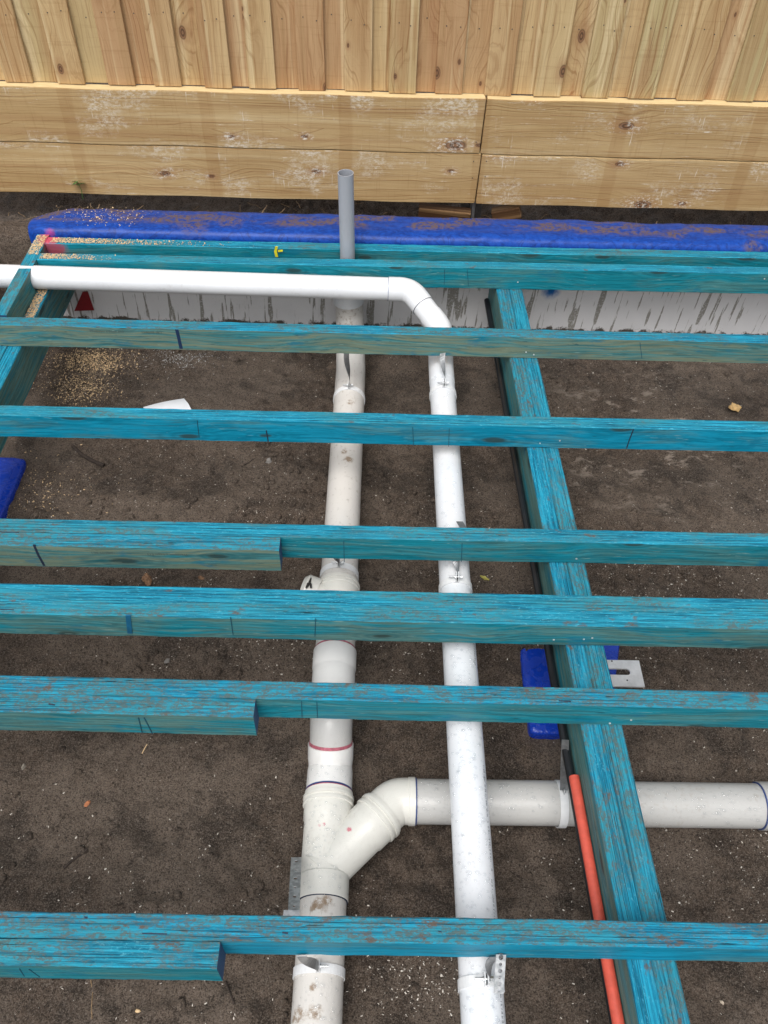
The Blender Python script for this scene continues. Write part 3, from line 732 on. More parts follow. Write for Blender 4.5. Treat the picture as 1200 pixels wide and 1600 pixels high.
bearR = thing('floor_bearer', 'doubled blue bearer running from wall to camera right of the pipes', 'bearer', (0.558, 0, -0.24))
bx0 = -0.048
for a in (bx0, bx0+0.0482):
    timberY('timber_ply', a, a+0.0478, -0.4, 2.862, 0.24-TH-0.001, 0.15, FACE_Y, bearR)
bearR.rotation_euler = (0, 0, 0.0275)

# ink marks, saw lines and mill stamps on joist faces
def face_mark(joist, pts, wd, mat, name='ink_mark'):
    """thin line drawn on the joist's front face through photo points"""
    yl = joist.location.y; ang = joist.rotation_euler.z
    W = []
    for (x, y) in pts:
        d = ray(x, y); # intersect the joist's front plane
        n = np.array([-math.sin(ang), math.cos(ang), 0]); p0 = np.array(joist.location) - n*(TW+0.0012)
        t_ = ((p0-C_)@n)/(d@n); q = C_+d*t_
        rel = q-np.array(joist.location); W.append(np.array([rel@np.array([math.cos(ang), math.sin(ang), 0]), -TW-0.0012, rel[2]]))
    V, Fc = [], []
    for i, p in enumerate(W):
        V += [p+np.array([-wd/2, 0, 0]), p+np.array([wd/2, 0, 0]), p+np.array([wd/2, 0.003, 0]), p+np.array([-wd/2, 0.003, 0])]
    for i in range(len(W)-1):
        a = i*4
        for k in range(4): Fc.append((a+k, a+(k+1) % 4, a+4+(k+1) % 4, a+4+k))
    Fc += [(3, 2, 1, 0), tuple(len(V)-4+k for k in range(4))]
    return mesh(name, V, Fc, mat, joist)
face_mark(J3, [(276, 515), (279, 527), (283, 545)], 0.011, simple('navy_paint', (0.008, 0.03, 0.085), 0.6))
face_mark(J4, [(416, 673), (419, 690)], 0.003, INK)
face_mark(J4, [(990, 671), (984, 686), (979, 701)], 0.0028, INK)
face_mark(J5b, [(53, 852), (60, 868), (69, 884)], 0.006, INK)
face_mark(J6b, [(200, 962), (203, 990)], 0.012, simple('teal_paint', (0.004, 0.11, 0.22), 0.6))
TEALINK = simple('teal_pencil', (0.004, 0.075, 0.12), 0.7)
for jj, rows in ((J5, [((537, 845), (538, 878)), ((722, 849), (721, 878))]), (J6b, [((360, 965), (364, 992)), ((493, 967), (492, 995))]),
                 (J7, [((495, 1097), (496, 1122)), ((471, 1096), (472, 1121))]), (J7b, [((225, 1122), (238, 1147)), ((216, 1122), (222, 1146))]),
                 (J4, [((645, 668), (646, 697)), ((702, 670), (701, 698)), ((308, 657), (311, 684))]), (J2, [((695, 420), (694, 445)), ((730, 421), (732, 447))]),
                 (J3, [((1000, 535), (1003, 560))]), (J8b, [((45, 1515), (62, 1527)), ((30, 1514), (38, 1526))])):
    for r_ in rows: face_mark(jj, r_, 0.0016, TEALINK)
NAILM = simple('bright_nail', (0.75, 0.74, 0.72), 0.3, 0.4)
def face_dot(joist, x, y, r=0.0026):
    q = aty(x, y, joist.location.y-TW)-np.array(joist.location); ang = joist.rotation_euler.z
    add_child(disc_mesh('nail', r, 0.0015, NAILM, 6), 'nail', joist, (q[0]*math.cos(ang)+q[1]*math.sin(ang), -TW+0.0002, q[2]))
for jj, dots in ((J6b, [(912, 997), (925, 995), (865, 998)]), (J5, [(901, 875)]), (J7, [(952, 1125), (985, 1120)]), (J3, [(822, 550), (834, 554)]), (J2, [(810, 445), (1198, 442)]), (J4, [(844, 694), (875, 690)])):
    for d_ in dots: face_dot(jj, *d_)
def top_slot(joist, x0, y0, x1, y1, wd=0.003):
    ang = joist.rotation_euler.z; P = []
    for (x, y) in ((x0, y0), (x1, y1)):
        q = atz(x, y, 0.0)-np.array(joist.location); P.append(np.array([q[0]*math.cos(ang)+q[1]*math.sin(ang), -q[0]*math.sin(ang)+q[1]*math.cos(ang), TH+0.0004]))
    V = []
    for k, p in enumerate(P):
        for (dy, dz) in ((-wd/2, 0), (wd/2, 0), (wd/2, -0.003), (-wd/2, -0.003)): V.append(p+np.array([0, dy, dz]))
    mesh('split', V, [(0, 1, 5, 4), (1, 2, 6, 5), (2, 3, 7, 6), (3, 0, 4, 7), (3, 2, 1, 0), (4, 5, 6, 7)], INK, joist)
for jj, *q in ((J8, 127, 1433, 137, 1434, .004), (J8, 222, 1458.5, 261, 1459.5, .0022), (J8b, 284, 1486, 294, 1487, .003), (J7b, 76, 1100, 86, 1101.5, .003), (J8, 441, 1457, 450, 1458, .003), (J8, 683, 1455, 690, 1456, .002), (J5, 0, 831, 30, 832, .0022), (J6b, 0, 952, 22, 953, .0025), (J7, 873, 1095, 892, 1096.5, .0028)):
    top_slot(jj, *q)
def stamp(joist, x, y, txt, size, flip=False):
    cu = bpy.data.curves.new('mill_stamp', 'FONT'); cu.body = txt; cu.size = size; cu.resolution_u = 2; cu.fill_mode = 'FRONT'
    o0 = bpy.data.objects.new('tmp', cu); col.objects.link(o0)
    dg = bpy.context.evaluated_depsgraph_get(); me = bpy.data.meshes.new_from_object(o0.evaluated_get(dg))
    bpy.data.objects.remove(o0)
    me.materials.clear(); me.materials.append(GREYINK)
    o = bpy.data.objects.new('mill_stamp', me); col.objects.link(o); o.parent = joist
    q = aty(x, y, joist.location.y-TW)-np.array(joist.location)
    o.location = (q[0], -TW-0.0018, q[2]); o.rotation_euler = (math.pi/2, math.pi if flip else 0, 0)
stamp(J3, 140, 518, 'Wesbeam e-beam E13', 0.0125)
stamp(J3, 221, 520, '12/02/25 06:1', 0.0125)
stamp(J3, 186, 543, 'Wesbeam e-beam', 0.0115)
stamp(J5b, 293, 866, 'Wesbeam e-beam E13', 0.0115, True)
stamp(J5b, 180, 863, '12/02/25 06:1', 0.0115, True)

# ------------------------------------------------------------------ pipes
ZLO, ZUP = -0.402, -0.316          # centre heights of the lower and upper runs of the sewer pipe
def _yw():
    y = 0.95
    for _ in range(10): y = atz(516, 1181, ZLO+0.057)[1]
    return y
YW = _yw()
def LZ(y): return ZLO if y < YW else (min(ZUP, ZLO+(y-YW)))
LX = -0.1015
RL = 0.055
def lp(y, dz=0.0): return (LX, y, LZ(y)+dz)
def ytop(px_y, x, r=RL, z=None):
    """distance along the sewer pipe for a ring seen at that photo row on its crown"""
    y = 1.0
    for _ in range(12): y = atz(x, px_y, (LZ(y) if z is None else z)+r)[1]
    return y
sewer = thing('sewer_pipe', 'muddy off white sewer pipe with a Y junction branching right', 'pipe', (0, 0, 0))
y_end = 0.05
yA = ytop(1397, 505)      # lower end of junction
yB = ytop(1224, 515, 0.06)      # top lip of junction socket
yD = ytop(1000, 523, 0.06)
yE = ytop(893, 530, 0.06)
tube('pipe', [lp(y_end), lp(0.3), lp(yA+0.03)], RL, PVC_D, sewer)['label'] = 'muddy lower length of pipe at the bottom of the frame'
# Y junction body
V, Fc = [], []
def add(vf):
    global V, Fc
    v, f = vf; off = len(V); V += v; Fc += [tuple(i+off for i in q) for q in f]
add(tube_vf([lp(yA), lp(yA+0.001), lp(yA+0.055), lp(yA+0.058), lp(yB-0.075), lp(yB-0.07), lp(yB-0.035), lp(yB-0.034), lp(yB-0.028), lp(yB-0.027), lp(yB-0.020), lp(yB-0.019), lp(yB-0.012), lp(yB-0.011), lp(yB)],
            [0.0578, 0.0592, 0.0592, 0.0575, 0.0575, 0.0600, 0.0605, 0.0640, 0.0640, 0.0600, 0.0600, 0.0645, 0.0645, 0.0610, 0.0610], 36))
ybr = yA+0.075
BZ = ZLO; BY = atz(760, 1254, BZ)[1]
s2 = math.sqrt(0.5)
def bp(d): return (LX+d*s2, ybr+d*s2, BZ)
dl = (BY-ybr)/s2           # along the branch until it reaches the level of the side pipe
add(tube_vf([bp(-0.02), bp(dl-0.115), bp(dl-0.11), bp(dl-0.075), bp(dl-0.074), bp(dl-0.067), bp(dl-0.066), bp(dl-0.059), bp(dl-0.058), bp(dl-0.050), bp(dl-0.049), bp(dl-0.043)],
            [0.0575, 0.0575, 0.0600, 0.0605, 0.0642, 0.0642, 0.0600, 0.0600, 0.0648, 0.0648, 0.0612, 0.0612], 36))
tube('joint_line', [lp(yA-0.0015), lp(yA)], 0.0582, INK, sewer, 36)
o = mesh('junction', V, Fc, PVC_C, sewer, smooth=True); edge_split(o, 28); o['label'] = 'cream Y junction fitting with ribbed sockets'
# 45 degree bend and socket on the branch
el = arc_path([bp(dl-0.05), bp(dl), (LX+dl*s2+0.045, BY, BZ)], 0.075, 10)
xs0 = LX+dl*s2+0.032
tube('bend', el, [0.0570]*len(el), PVC_C, sewer, 36)
xs1 = atz(650, 1245, BZ+0.05)[0]
tube('socket', [(xs0, BY, BZ), (xs0+0.001, BY, BZ), (xs1-0.001, BY, BZ), (xs1, BY, BZ)], [0.058, 0.0592, 0.0592, 0.058], PVC_C, sewer, 36)
tube('joint_line', [(xs1, BY, BZ), (xs1+0.003, BY, BZ)], 0.0578, JOINTBLUE, sewer, 36)
xe = atz(1194, 1240, BZ+0.05)[0]
tube('pipe', [(xs1-0.02, BY, BZ), (1.0, BY+0.004, BZ), (2.2, BY+0.012, BZ+0.01)], 0.055, PVC_G, sewer, 36)['label'] = 'greyish wet side pipe running right from the junction'
tube('joint_line', [(xe-0.003, BY+0.004, BZ), (xe, BY+0.004, BZ)], 0.0580, JOINTBLUE, sewer, 36)
tube('socket', [(xe, BY+0.004, BZ), (xe+0.2, BY+0.005, BZ)], 0.0592, PVC_G, sewer, 36)
# primer rings and couplings up the main run
tube('primer_ring', [lp(yB), lp(yB+0.0025)], 0.0600, PRIMER, sewer, 36)
tube('joint_line', [lp(yB+0.004), lp(yB+0.007)], 0.0596, JOINTBLUE, sewer, 36)
DZ = ZUP-ZLO
Cl, Cu = np.array([LX, YW, ZLO]), np.array([LX, YW+DZ, ZUP]); d45 = np.array([0, s2, s2])
lip = 0.058
bpth = arc_path([lp(yB+0.007), tuple(Cl), tuple(Cl+d45*lip)], 0.05, 6)
tube('bend', bpth, [0.0586]*2+[0.0580, 0.0572, 0.0566, 0.0572, 0.0580, 0.0590][:len(bpth)-3]+[0.0594]*max(1, len(bpth)-8), PVC_WC, sewer, 36)['label'] = 'clean white bend above the junction'
tube('primer_ring', [Cl+d45*lip, Cl+d45*(lip+0.008)], 0.0562, PRIMER, sewer, 36)
ubp = arc_path([tuple(Cl+d45*(lip-0.02)), tuple(Cu), lp(YW+DZ+0.09)], 0.06, 6)
tube('pipe', ubp, RL, PVC_G, sewer, 36)
y9 = ytop(1062, 520, 0.06)
y9 = max(y9, YW+DZ+0.06)
tube('coupling', [lp(y9-0.045), lp(y9-0.044), lp((y9+yD)/2-0.004), lp((y9+yD)/2), lp((y9+yD)/2+0.006), lp(yD-0.001), lp(yD)], [0.056, 0.0578, 0.0578, 0.0572, 0.0594, 0.0596, 0.058], PVC_WC, sewer, 36)['label'] = 'white coupling with dark red primer line at its upper lip'
tube('primer_ring', [lp(yD), lp(yD+0.006)], 0.0575, PRIMER, sewer, 36)
tube('pipe', [lp(yD-0.03), lp(yE-0.1)], RL, PVC_C, sewer, 36)
# ribbed inspection junction with side stub
tube('inspection_tee', [lp(yE-0.16), lp(yE-0.03), lp(yE-0.028), lp(yE-0.023), lp(yE-0.0225), lp(yE-0.017), lp(yE-0.0165), lp(yE-0.010), lp(yE-0.0095), lp(yE-0.003), lp(yE)],
     [0.0585, 0.0600, 0.0622, 0.0622, 0.0606, 0.0606, 0.0628, 0.0628, 0.0608, 0.0608, 0.0585], PVC_C, sewer, 36)
e0 = atz(478, 922, -0.30)
st = tube('inspection_stub', [(LX+0.01, e0[1]-0.04, LZ(1.4)), (e0[0]+0.035, e0[1]-0.012, -0.312), (e0[0]+0.031, e0[1]-0.010, -0.311), (e0[0]-0.004, e0[1], -0.304), (e0[0]-0.012, e0[1]+0.002, -0.303)], [0.045, 0.045, 0.0500, 0.0500, 0.040], PVC_C, sewer, 32)
st['label'] = 'side stub with black sealant smears'
for (a, b_) in (((480, 917), (486, 903)), ((486, 919), (483, 908)), ((478, 919), (481, 911))):
    q = [atz(*a, -0.2555), atz((a[0]+b_[0])/2+1, (a[1]+b_[1])/2, -0.252), atz(*b_, -0.2555)]
    tube('sealant_smear', q, [0.0028, 0.0036, 0.002], CAULK, sewer, 6)
# upper run to the wall and riser
yT = 2.64
path = arc_path([lp(yE-0.02), lp(2.0), lp(yT-0.15), (LX-0.012, 2.78, LZ(2.6)), (LX-0.020, 2.78, -0.12)], 0.13, 10)
tube('pipe', path, 0.055, PVC_D, sewer, 36)['label'] = 'muddy long upper length of sewer pipe'
tube('riser_socket', [(LX-0.018, 2.78, -0.205), (LX-0.018, 2.78, -0.204), (LX-0.020, 2.78, -0.125), (LX-0.020, 2.78, -0.12), (LX-0.020, 2.78, -0.09)], [0.056, 0.0600, 0.0600, 0.056, 0.0300], PVC_W, sewer, 36)
# grey riser: hollow
gx0, gx1 = aty(543, 402, 2.781)[0], aty(540, 268, 2.781)[0]
gzt = aty(540, 270, 2.781)[2]
seg = 32; ro, ri = 0.0275, 0.0248
V, Fc = tube_vf([(gx0-0.001, 2.781, -0.095), (gx0, 2.781, 0), (gx1, 2.781, gzt)], ro, seg, False)
n0 = len(V)
v2, f2 = tube_vf([(gx0-0.001, 2.781, -0.095), (gx0, 2.781, 0), (gx1, 2.781, gzt)], ri, seg, False)
V += v2; Fc += [tuple(n0+i for i in reversed(q)) for q in f2]
Fc += [(2*seg+k, n0+2*seg+k, n0+2*seg+(k+1) % seg, 2*seg+(k+1) % seg) for k in range(seg)]
Fc += [(k, (k+1) % seg, n0+(k+1) % seg, n0+k) for k in range(seg)]
o = mesh('vent_riser', V, Fc, PVC_GREY, None, smooth=True); edge_split(o, 40)
tag(o, 'upright open grey pipe rising between the two farthest joists', 'pipe')

# white waste pipe
RW = 0.0430
waste = thing('waste_pipe', 'clean white pipe crossing level behind the joists then turning towards the camera', 'pipe', (0, 0, 0))
hp = lambda X: (X, 2.637, -0.0405-0.014*(X+1.24)/1.3)
RZ = lambda y: -0.172 - 0.004*(2.3-y)
def rp(y): return (0.2215+0.0035*(2.3-y), y, RZ(y))
XB0 = aty(607, 455, 2.6)[0]
tube('pipe', [hp(-2.3), hp(-1.0), hp(XB0+0.01)], 0.0412, PVC_W, waste, 36)['label'] = 'level length through the left end joist'
P1 = (0.112, 2.637, hp(0.112)[2]); P2 = (0.2215, 2.495, -0.120); P3 = rp(2.36)
bend1 = arc_path([hp(XB0), P1, tuple(np.array(P1)+0.42*(np.array(P2)-np.array(P1)))], 0.11, 12)
tube('bend', bend1, [0.0412*1.0+0.0022]*len(bend1), PVC_W, waste, 36)
tube('joint_line', [hp(XB0-0.0015), hp(XB0+0.0005)], 0.0422, JOINTBLUE, waste, 36)
dgp = [tuple(np.array(P1)+k*(np.array(P2)-np.array(P1))) for k in (0.35, 0.75)]
tube('pipe', dgp, 0.0412, PVC_W, waste, 36)
q1 = np.array(P1)+0.42*(np.array(P2)-np.array(P1)); dq = (np.array(P2)-np.array(P1)); dq /= np.linalg.norm(dq)
tube('joint_line', [q1, q1+dq*0.0015], 0.0424, INK, waste, 36)
bend2 = arc_path([tuple(np.array(P1)+0.68*(np.array(P2)-np.array(P1))), P2, P3, rp(2.25)], 0.1, 10)
tube('bend', bend2, [0.0438]*len(bend2), PVC_W, waste, 36)
tube('pipe', [rp(2.27), rp(1.8), rp(1.2), rp(0.6), rp(-0.1)], RW, PVC_W, waste, 40)['label'] = 'long white length running under the joists to the bottom edge'

# printed text along the waste pipe's right side
def pipe_print(y0, y1, ang, size):
    n = int((y1-y0)/(size*0.62)); V, Fc = [], []
    y = y0
    while y < y1:
        wd = random.choice([0.5, 0.62, 0.3, 0.62])*size
        if random.random() < 0.16: y += size*0.6; continue
        for bar in range(random.choice([1, 2, 2, 3])):
            ya = y+bar*wd*0.36; yb = ya+wd*0.13
            a0 = ang+random.choice([0, 0, 0.03]); a1 = ang+0.13
            base = len(V)
            for (yy, aa) in ((ya, a0), (yb, a0), (yb, a1), (ya, a1)):
                c = rp(yy); V.append((c[0]+(RW+0.0004)*math.cos(aa), yy, c[2]+(RW+0.0004)*math.sin(aa)))
            Fc.append((base, base+1, base+2, base+3))
        y += wd+size*0.12
    o = mesh('printed_line', V, Fc, INK, waste); o['kind'] = 'stuff'; return o
pipe_print(0.30, 0.60, 0.62, 0.010); pipe_print(0.62, 0.86, 0.55, 0.010); pipe_print(1.12, 1.22, 0.55, 0.010)

# ------------------------------------------------------------------ black hose and orange conduit beside the bearer
bl = [(0.4965-0.0275*y, y, -0.202+0.002*math.sin(y*5)) for y in np.linspace(-0.2, 2.80, 30)]
o = tube('black_hose', bl, 0.0105, BLACK, None, 14); tag(o, 'black hose running along the left side of the right bearer', 'hose')
oy = atz(905, 1211, -0.168)[1]
oc = [(0.4968-0.0275*y, y, -0.1778) for y in np.linspace(-0.2, oy, 16)]
V, Fc = tube_vf(oc, 0.0120, 20, True)
o = mesh('orange_conduit', V, Fc, ORANGE, None, smooth=True); edge_split(o, 50)
tag(o, 'orange red conduit beside the right bearer in the foreground', 'conduit')

# ------------------------------------------------------------------ straps and hangers
def ribbon(name, pts, wdirs, w, th, mat, parent):
    V, Fc = [], []
    P = [np.array(p, float) for p in pts]
    for i, (p, d) in enumerate(zip(P, wdirs)):
        d = np.array(d, float); d /= np.linalg.norm(d)
        T = P[min(i+1, len(P)-1)]-P[max(i-1, 0)]; n = np.cross(T, d); n /= np.linalg.norm(n)
        for (a, b_) in ((-w/2, -th/2), (w/2, -th/2), (w/2, th/2), (-w/2, th/2)): V.append(p+a*d+b_*n)
    for i in range(len(P)-1):
        for k in range(4): Fc.append((i*4+k, i*4+(k+1) % 4, i*4+4+(k+1) % 4, i*4+4+k))
    Fc += [(3, 2, 1, 0), tuple(len(V)-4+k for k in range(4))]
    return mesh(name, V, Fc, mat, parent)
def perforated(name, a, b_, wdir, w, th, n, hole, mat, parent):
    """flat strip from a to b with a row of real round holes"""
    a, b_ = np.array(a, float), np.array(b_, float); L = np.linalg.norm(b_-a); T = (b_-a)/L
    d = np.array(wdir, float); d -= T*(d@T); d /= np.linalg.norm(d); nn = np.cross(T, d)
    V, Fc = [], []; S = 16; cl = L/n
    for i in range(n):
        c = a+T*(i+0.5)*cl; base = len(V); hr = hole*(1.0 if i % 2 == 0 else 0.72)
        for side in (th/2, -th/2):
            for k in range(S):
                q = 2*math.pi*k/S; V.append(c+hr*(math.cos(q)*T+math.sin(q)*d)+nn*side)
            for k in range(S):
                q = 2*math.pi*k/S; cx, sy = math.cos(q), math.sin(q); m_ = max(abs(cx), abs(sy))
                V.append(c+T*(cl/2*cx/m_)+d*(w/2*sy/m_)+nn*side)
        for k in range(S):
            k2 = (k+1) % S
            Fc.append((base+k, base+S+k, base+S+k2, base+k2))
            Fc.append((base+2*S+k2, base+3*S+k2, base+3*S+k, base+2*S+k))
            Fc.append((base+k2, base+2*S+k2, base+2*S+k, base+k))
            Fc.append((base+S+k, base+3*S+k, base+3*S+k2, base+S+k2))
    return mesh(name, V, Fc, mat, parent)
def ring_band(name, c, axis, r, w, th, mat, parent):
    c, ax = np.array(c, float), np.array(axis, float); ax /= np.linalg.norm(ax)
    up = np.array([0, 0, 1.0]); sdv = np.cross(ax, up); S = 40; V, Fc = [], []
    for k in range(S):
        q = 2*math.pi*k/S; e = math.cos(q)*sdv+math.sin(q)*up
        for (rr, t_) in ((r, -w/2), (r+th, -w/2), (r+th, w/2), (r, w/2)): V.append(c+e*rr+ax*t_)
    for k in range(S):
        for j in range(4): Fc.append((k*4+j, k*4+(j+1) % 4, ((k+1) % S)*4+(j+1) % 4, ((k+1) % S)*4+j))
    return mesh(name, V, Fc, mat, parent)
def bolt(c, axis, parent, L=0.022):
    c, ax = np.array(c, float), np.array(axis, float)
    V, Fc = tube_vf([c-ax*L*0.4, c+ax*L], 0.0024, 8)
    v2, f2 = tube_vf([c-ax*L*0.62, c-ax*L*0.4], 0.0052, 6); n0 = len(V); V += v2; Fc += [tuple(n0+i for i in q) for q in f2]
    v2, f2 = tube_vf([c+ax*L*0.1, c+ax*L*0.32], 0.0050, 6); n0 = len(V); V += v2; Fc += [tuple(n0+i for i in q) for q in f2]
    return mesh('bolt', V, Fc, GALV, parent)
def hanger(c, r, top, label, lean=0.0, bolt_dir=-1, band=0.020):
    """band round a pipe running along Y, ear with bolt, strap twisting up to the joist"""
    c = np.array(c, float); t = thing('pipe_hanger', label, 'pipe strap', tuple(c), 'strap hangers holding the pipes')
    z = np.zeros(3)
    ring_band('band', z, (0, 1, 0), r+0.0006, band, 0.0022, WHITE_BAND, t)
    ear = np.array([lean, 0, r])
    box('ear', ear[0]-0.0042, ear[0]-0.0022, -band/2, band/2, r, r+0.024, WHITE_BAND, t)
    box('ear', ear[0]+0.0022, ear[0]+0.0042, -band/2, band/2, r, r+0.024, WHITE_BAND, t)
    top = np.array(top, float)-c; st = ear+np.array([0, 0, 0.004])
    n = 14; pts, wd = [], []
    for i in range(n+1):
        u = i/n; pts.append(st*(1-u)+top*u + np.array([0.004*math.sin(u*math.pi*2), 0, 0]))
        q = math.pi/2*max(0, min(1, (u-0.25)/0.6)); wd.append((math.sin(q), math.cos(q), 0.25*math.sin(q)))
    ribbon('strap', pts, wd, 0.019, 0.0014, STRAPM, t)
    bolt(ear+np.array([0, 0, 0.013]), (bolt_dir, 0, 0), t)
    return t
def rtop(px_y, x):
    y = 1.0
    for _ in range(12): y = atz(x, px_y, RZ(y)+RW)[1]
    return y
yb = ytop(606, 545); hanger(lp(yb), RL, (LX-0.004, 2.300, -0.07), 'strap on the muddy pipe under the greenish grey joist')
yb = rtop(603, 691); hanger(rp(yb), RW, (rp(yb)[0]-0.002, 2.300, -0.07), 'strap on the white pipe under the greenish grey joist')
yb = ytop(883, 531); hanger(lp(yb), RL, (LX-0.004, 1.425, -0.08), 'strap on the muddy pipe beside the ribbed fitting')
yb = rtop(906, 711); hR4 = hanger(rp(yb), RW, (rp(yb)[0]+0.001, 1.425, -0.08), 'strap on the white pipe under the fifth joist from the fence')
ribbon('strap_tail', [np.array(atz(718, 815, -0.10))-np.array(rp(yb)), np.array(atz(724, 825, -0.085))-np.array(rp(yb))], [(1, 0, 0)]*2, 0.019, 0.0014, STRAPM, hR4)
yb = ytop(1512, 494); hanger(lp(yb), RL, (LX-0.018, 0.430, -0.07), 'strap on the muddy pipe under the nearest joist', bolt_dir=1)
yb = rtop(1532, 752); cR = rp(yb)
hR = hanger(cR, RW, (atz(771, 1492, -0.075)[0], 0.432, -0.062), 'strap with a folded perforated tail on the white pipe at the bottom', lean=0.004)
a = np.array([atz(782, 1485, -0.055)[0], 0.4335, -0.052]); b_ = atz(779, 1552, -0.105)
perforated('strap_tail', a-np.array(cR), np.array(b_)-np.array(cR), (1, 0, 0), 0.019, 0.0014, 6, 0.0042, GALV, hR)
sc_ = a-np.array(cR); V, Fc = tube_vf([sc_+np.array([0, 0.0015, -0.004]), sc_+np.array([0, -0.004, -0.003])], 0.0045, 8); mesh('screw', V, Fc, STEEL, hR)
# branch strap
xb_ = atz(880, 1240, BZ+0.05)[0]
t = thing('pipe_hanger', 'strap round the grey side pipe next to the orange conduit', 'pipe strap', (xb_, BY, BZ), 'strap hangers holding the pipes')
ring_band('band', (0, 0, 0), (1, 0, 0), 0.0558, 0.020, 0.0022, WHITE_BAND, t)
pts = []; wd = []
for i in range(13):
    u = i/12; p = (1-u)*np.array([0.0, 0.010, 0.060]) + u*np.array([0.455-xb_+0.008, 0.055, -BZ-0.165])
    q = 1.0*u; pts.append(p); wd.append((math.cos(q), -0.3*math.sin(q), 0.5*math.sin(q)))
ribbon('strap', pts, wd, 0.019, 0.0014, STRAPM, t)
bolt((0, 0.004, 0.062), (0, 0.2, 0.98), t, 0.012)
# perforated bracket beside the junction
br = thing('strap_bracket', 'galvanised perforated strap leaning beside the junction', 'bracket', tuple(atz(462, 1340, -0.33)))
o0 = np.array(br.location)
a, b_ = atz(463, 1340, -0.33), atz(459, 1424, -0.20)
perforated('strap', a-o0, b_-o0, (1, 0, 0), 0.024, 0.0016, 6, 0.0042, GALV, br)
ribbon('foot', [b_-o0+np.array([-0.004, 0.002, 0.0]), b_-o0+np.array([-0.006, -0.030, 0.004])], [(1, 0, 0)]*2, 0.034, 0.0016, GALV, br)

# ------------------------------------------------------------------ blue wrapped piers, slotted plate
def pier(label, x0, x1, y0, y1, ztop, taper=0.0):
    V, Fc = [], []; cx, cy = (x0+x1)/2, (y0+y1)/2; hx, hy = (x1-x0)/2, (y1-y0)/2; S = 48
    h = ztop-(GZ-0.13)
    rows = [(0.0, 1.0), (h-0.03, 1.0), (h-0.012, 1.0), (h-0.006, 0.992), (h-0.002, 0.975), (h, 0.94), (h, 0.7), (h, 0.35)]
    for (z, s) in rows:
        for k in range(S):
            q = 2*math.pi*k/S; c, sn = math.cos(q), math.sin(q); e = 2/16.0
            x = hx*s*math.copysign(abs(c)**e, c); y = hy*s*math.copysign(abs(sn)**e, sn)
            if x > 0: x *= 1-taper*(1-(y/hy+1)/2)
            j = 0.0035*mnoise.noise(Vector((x*30, y*30, z*12+cx*5)))
            V.append((x+j, y+j, z+(j*0.8 if s < 0.99 else 0)))
    for i in range(len(rows)-1):
        for k in range(S): Fc.append((i*S+k, i*S+(k+1) % S, (i+1)*S+(k+1) % S, (i+1)*S+k))
    Fc.append(tuple((len(rows)-1)*S+k for k in range(S)))
    m = PIER
    o = mesh('wrapped_pad', V, Fc, m, None, smooth=True, loc=(cx, cy, GZ-0.13)); edge_split(o, 60)
    return tag(o, label, 'footing pad', 'pads wrapped in blue plastic')
m_, t_, b__ = newmat('wet_blue_plastic'); vv_ = coords(t_)
n_ = noise(t_, vv_, 70, 5, 0.7); n2_ = noise(t_, vv_, 26, 3, 0.5, 1.5)
link(t_, mixc(t_, n_, (0.004, 0.032, 0.34), (0.010, 0.058, 0.50)), b__.inputs['Base Color'])
link(t_, sm(t_, n2_, 0.45, 0.55, 0.38, 0.12), b__.inputs['Roughness']); bump(t_, sm(t_, n2_, 0.44, 0.56), 0.35, 0.002, b__)
PIER = m_
zp = -0.425
p0, p1, p2 = atz(828, 1145, zp), atz(815, 1005, zp), atz(975, 1005, zp)
pier('wet blue plastic wrapped footing pad under the right bearer', p0[0], p2[0], p0[1], p0[1]+0.33, zp, 0.62)
zl = -0.395
p0, p1 = atz(40, 714, zl), atz(2, 808, zl)
pier('blue plastic wrapped footing pad at the left edge of the frame', p0[0]-0.33, p0[0]+0.004, p1[1]-0.03, p0[1], zl)
# adjustable steel pier: slotted top plate, threaded stem, base plate
zb = -0.2395
pc = [atz(952, 1031, zb), atz(998, 1031, zb), atz(1008, 1073, zb), atz(961, 1073, zb)]
xr = (pc[1][0]+pc[2][0])/2; yt, ybm = pc[0][1], pc[2][1]; xl = 0.492
ym_ = (yt+ybm)/2+0.004; sh = 0.0095; xslot = atz(985, 1050, zb)[0]; xs_l = 0.575
outl = [(xl, ybm), (xr, ybm), (xr, yt), (xl, yt)]
ap = thing('adjustable_pier', 'shiny steel pier plate with a slot, poking out right of the bearer', 'pier', (xr, ym_, zp))
hz = zb-zp
inner = []
for k in range(9):
    q = -math.pi/2+math.pi*k/8; inner.append((xslot-sh+sh*math.cos(q), ym_+sh*math.sin(q)))
loop = [(xs_l, ym_-sh)]+inner+[(xs_l, ym_+sh)]
bm = bmesh.new()
def ringv(pts_, z): return [bm.verts.new((x-xr, y-ym_, z)) for x, y in pts_]
to, ti, bo, bi = ringv(outl, hz), ringv(loop, hz), ringv(outl, hz-0.005), ringv(loop, hz-0.005)
for (o_, i_) in ((to, ti), (bo, bi)):
    ed = [bm.edges.new((r_[k], r_[(k+1) % len(r_)])) for r_ in (o_, i_) for k in range(len(r_))]
    bmesh.ops.triangle_fill(bm, use_beauty=True, use_dissolve=False, edges=ed)
for (a_, c_) in ((to, bo), (ti, bi)):
    for k in range(len(a_)): bm.faces.new((a_[k], a_[(k+1) % len(a_)], c_[(k+1) % len(a_)], c_[k]))
bmesh.ops.recalc_face_normals(bm, faces=bm.faces[:])
me = bpy.data.meshes.new('top_plate'); bm.to_mesh(me); bm.free(); me.materials.append(PLATE)
o = bpy.data.objects.new('top_plate', me); col.objects.link(o); o.parent = ap
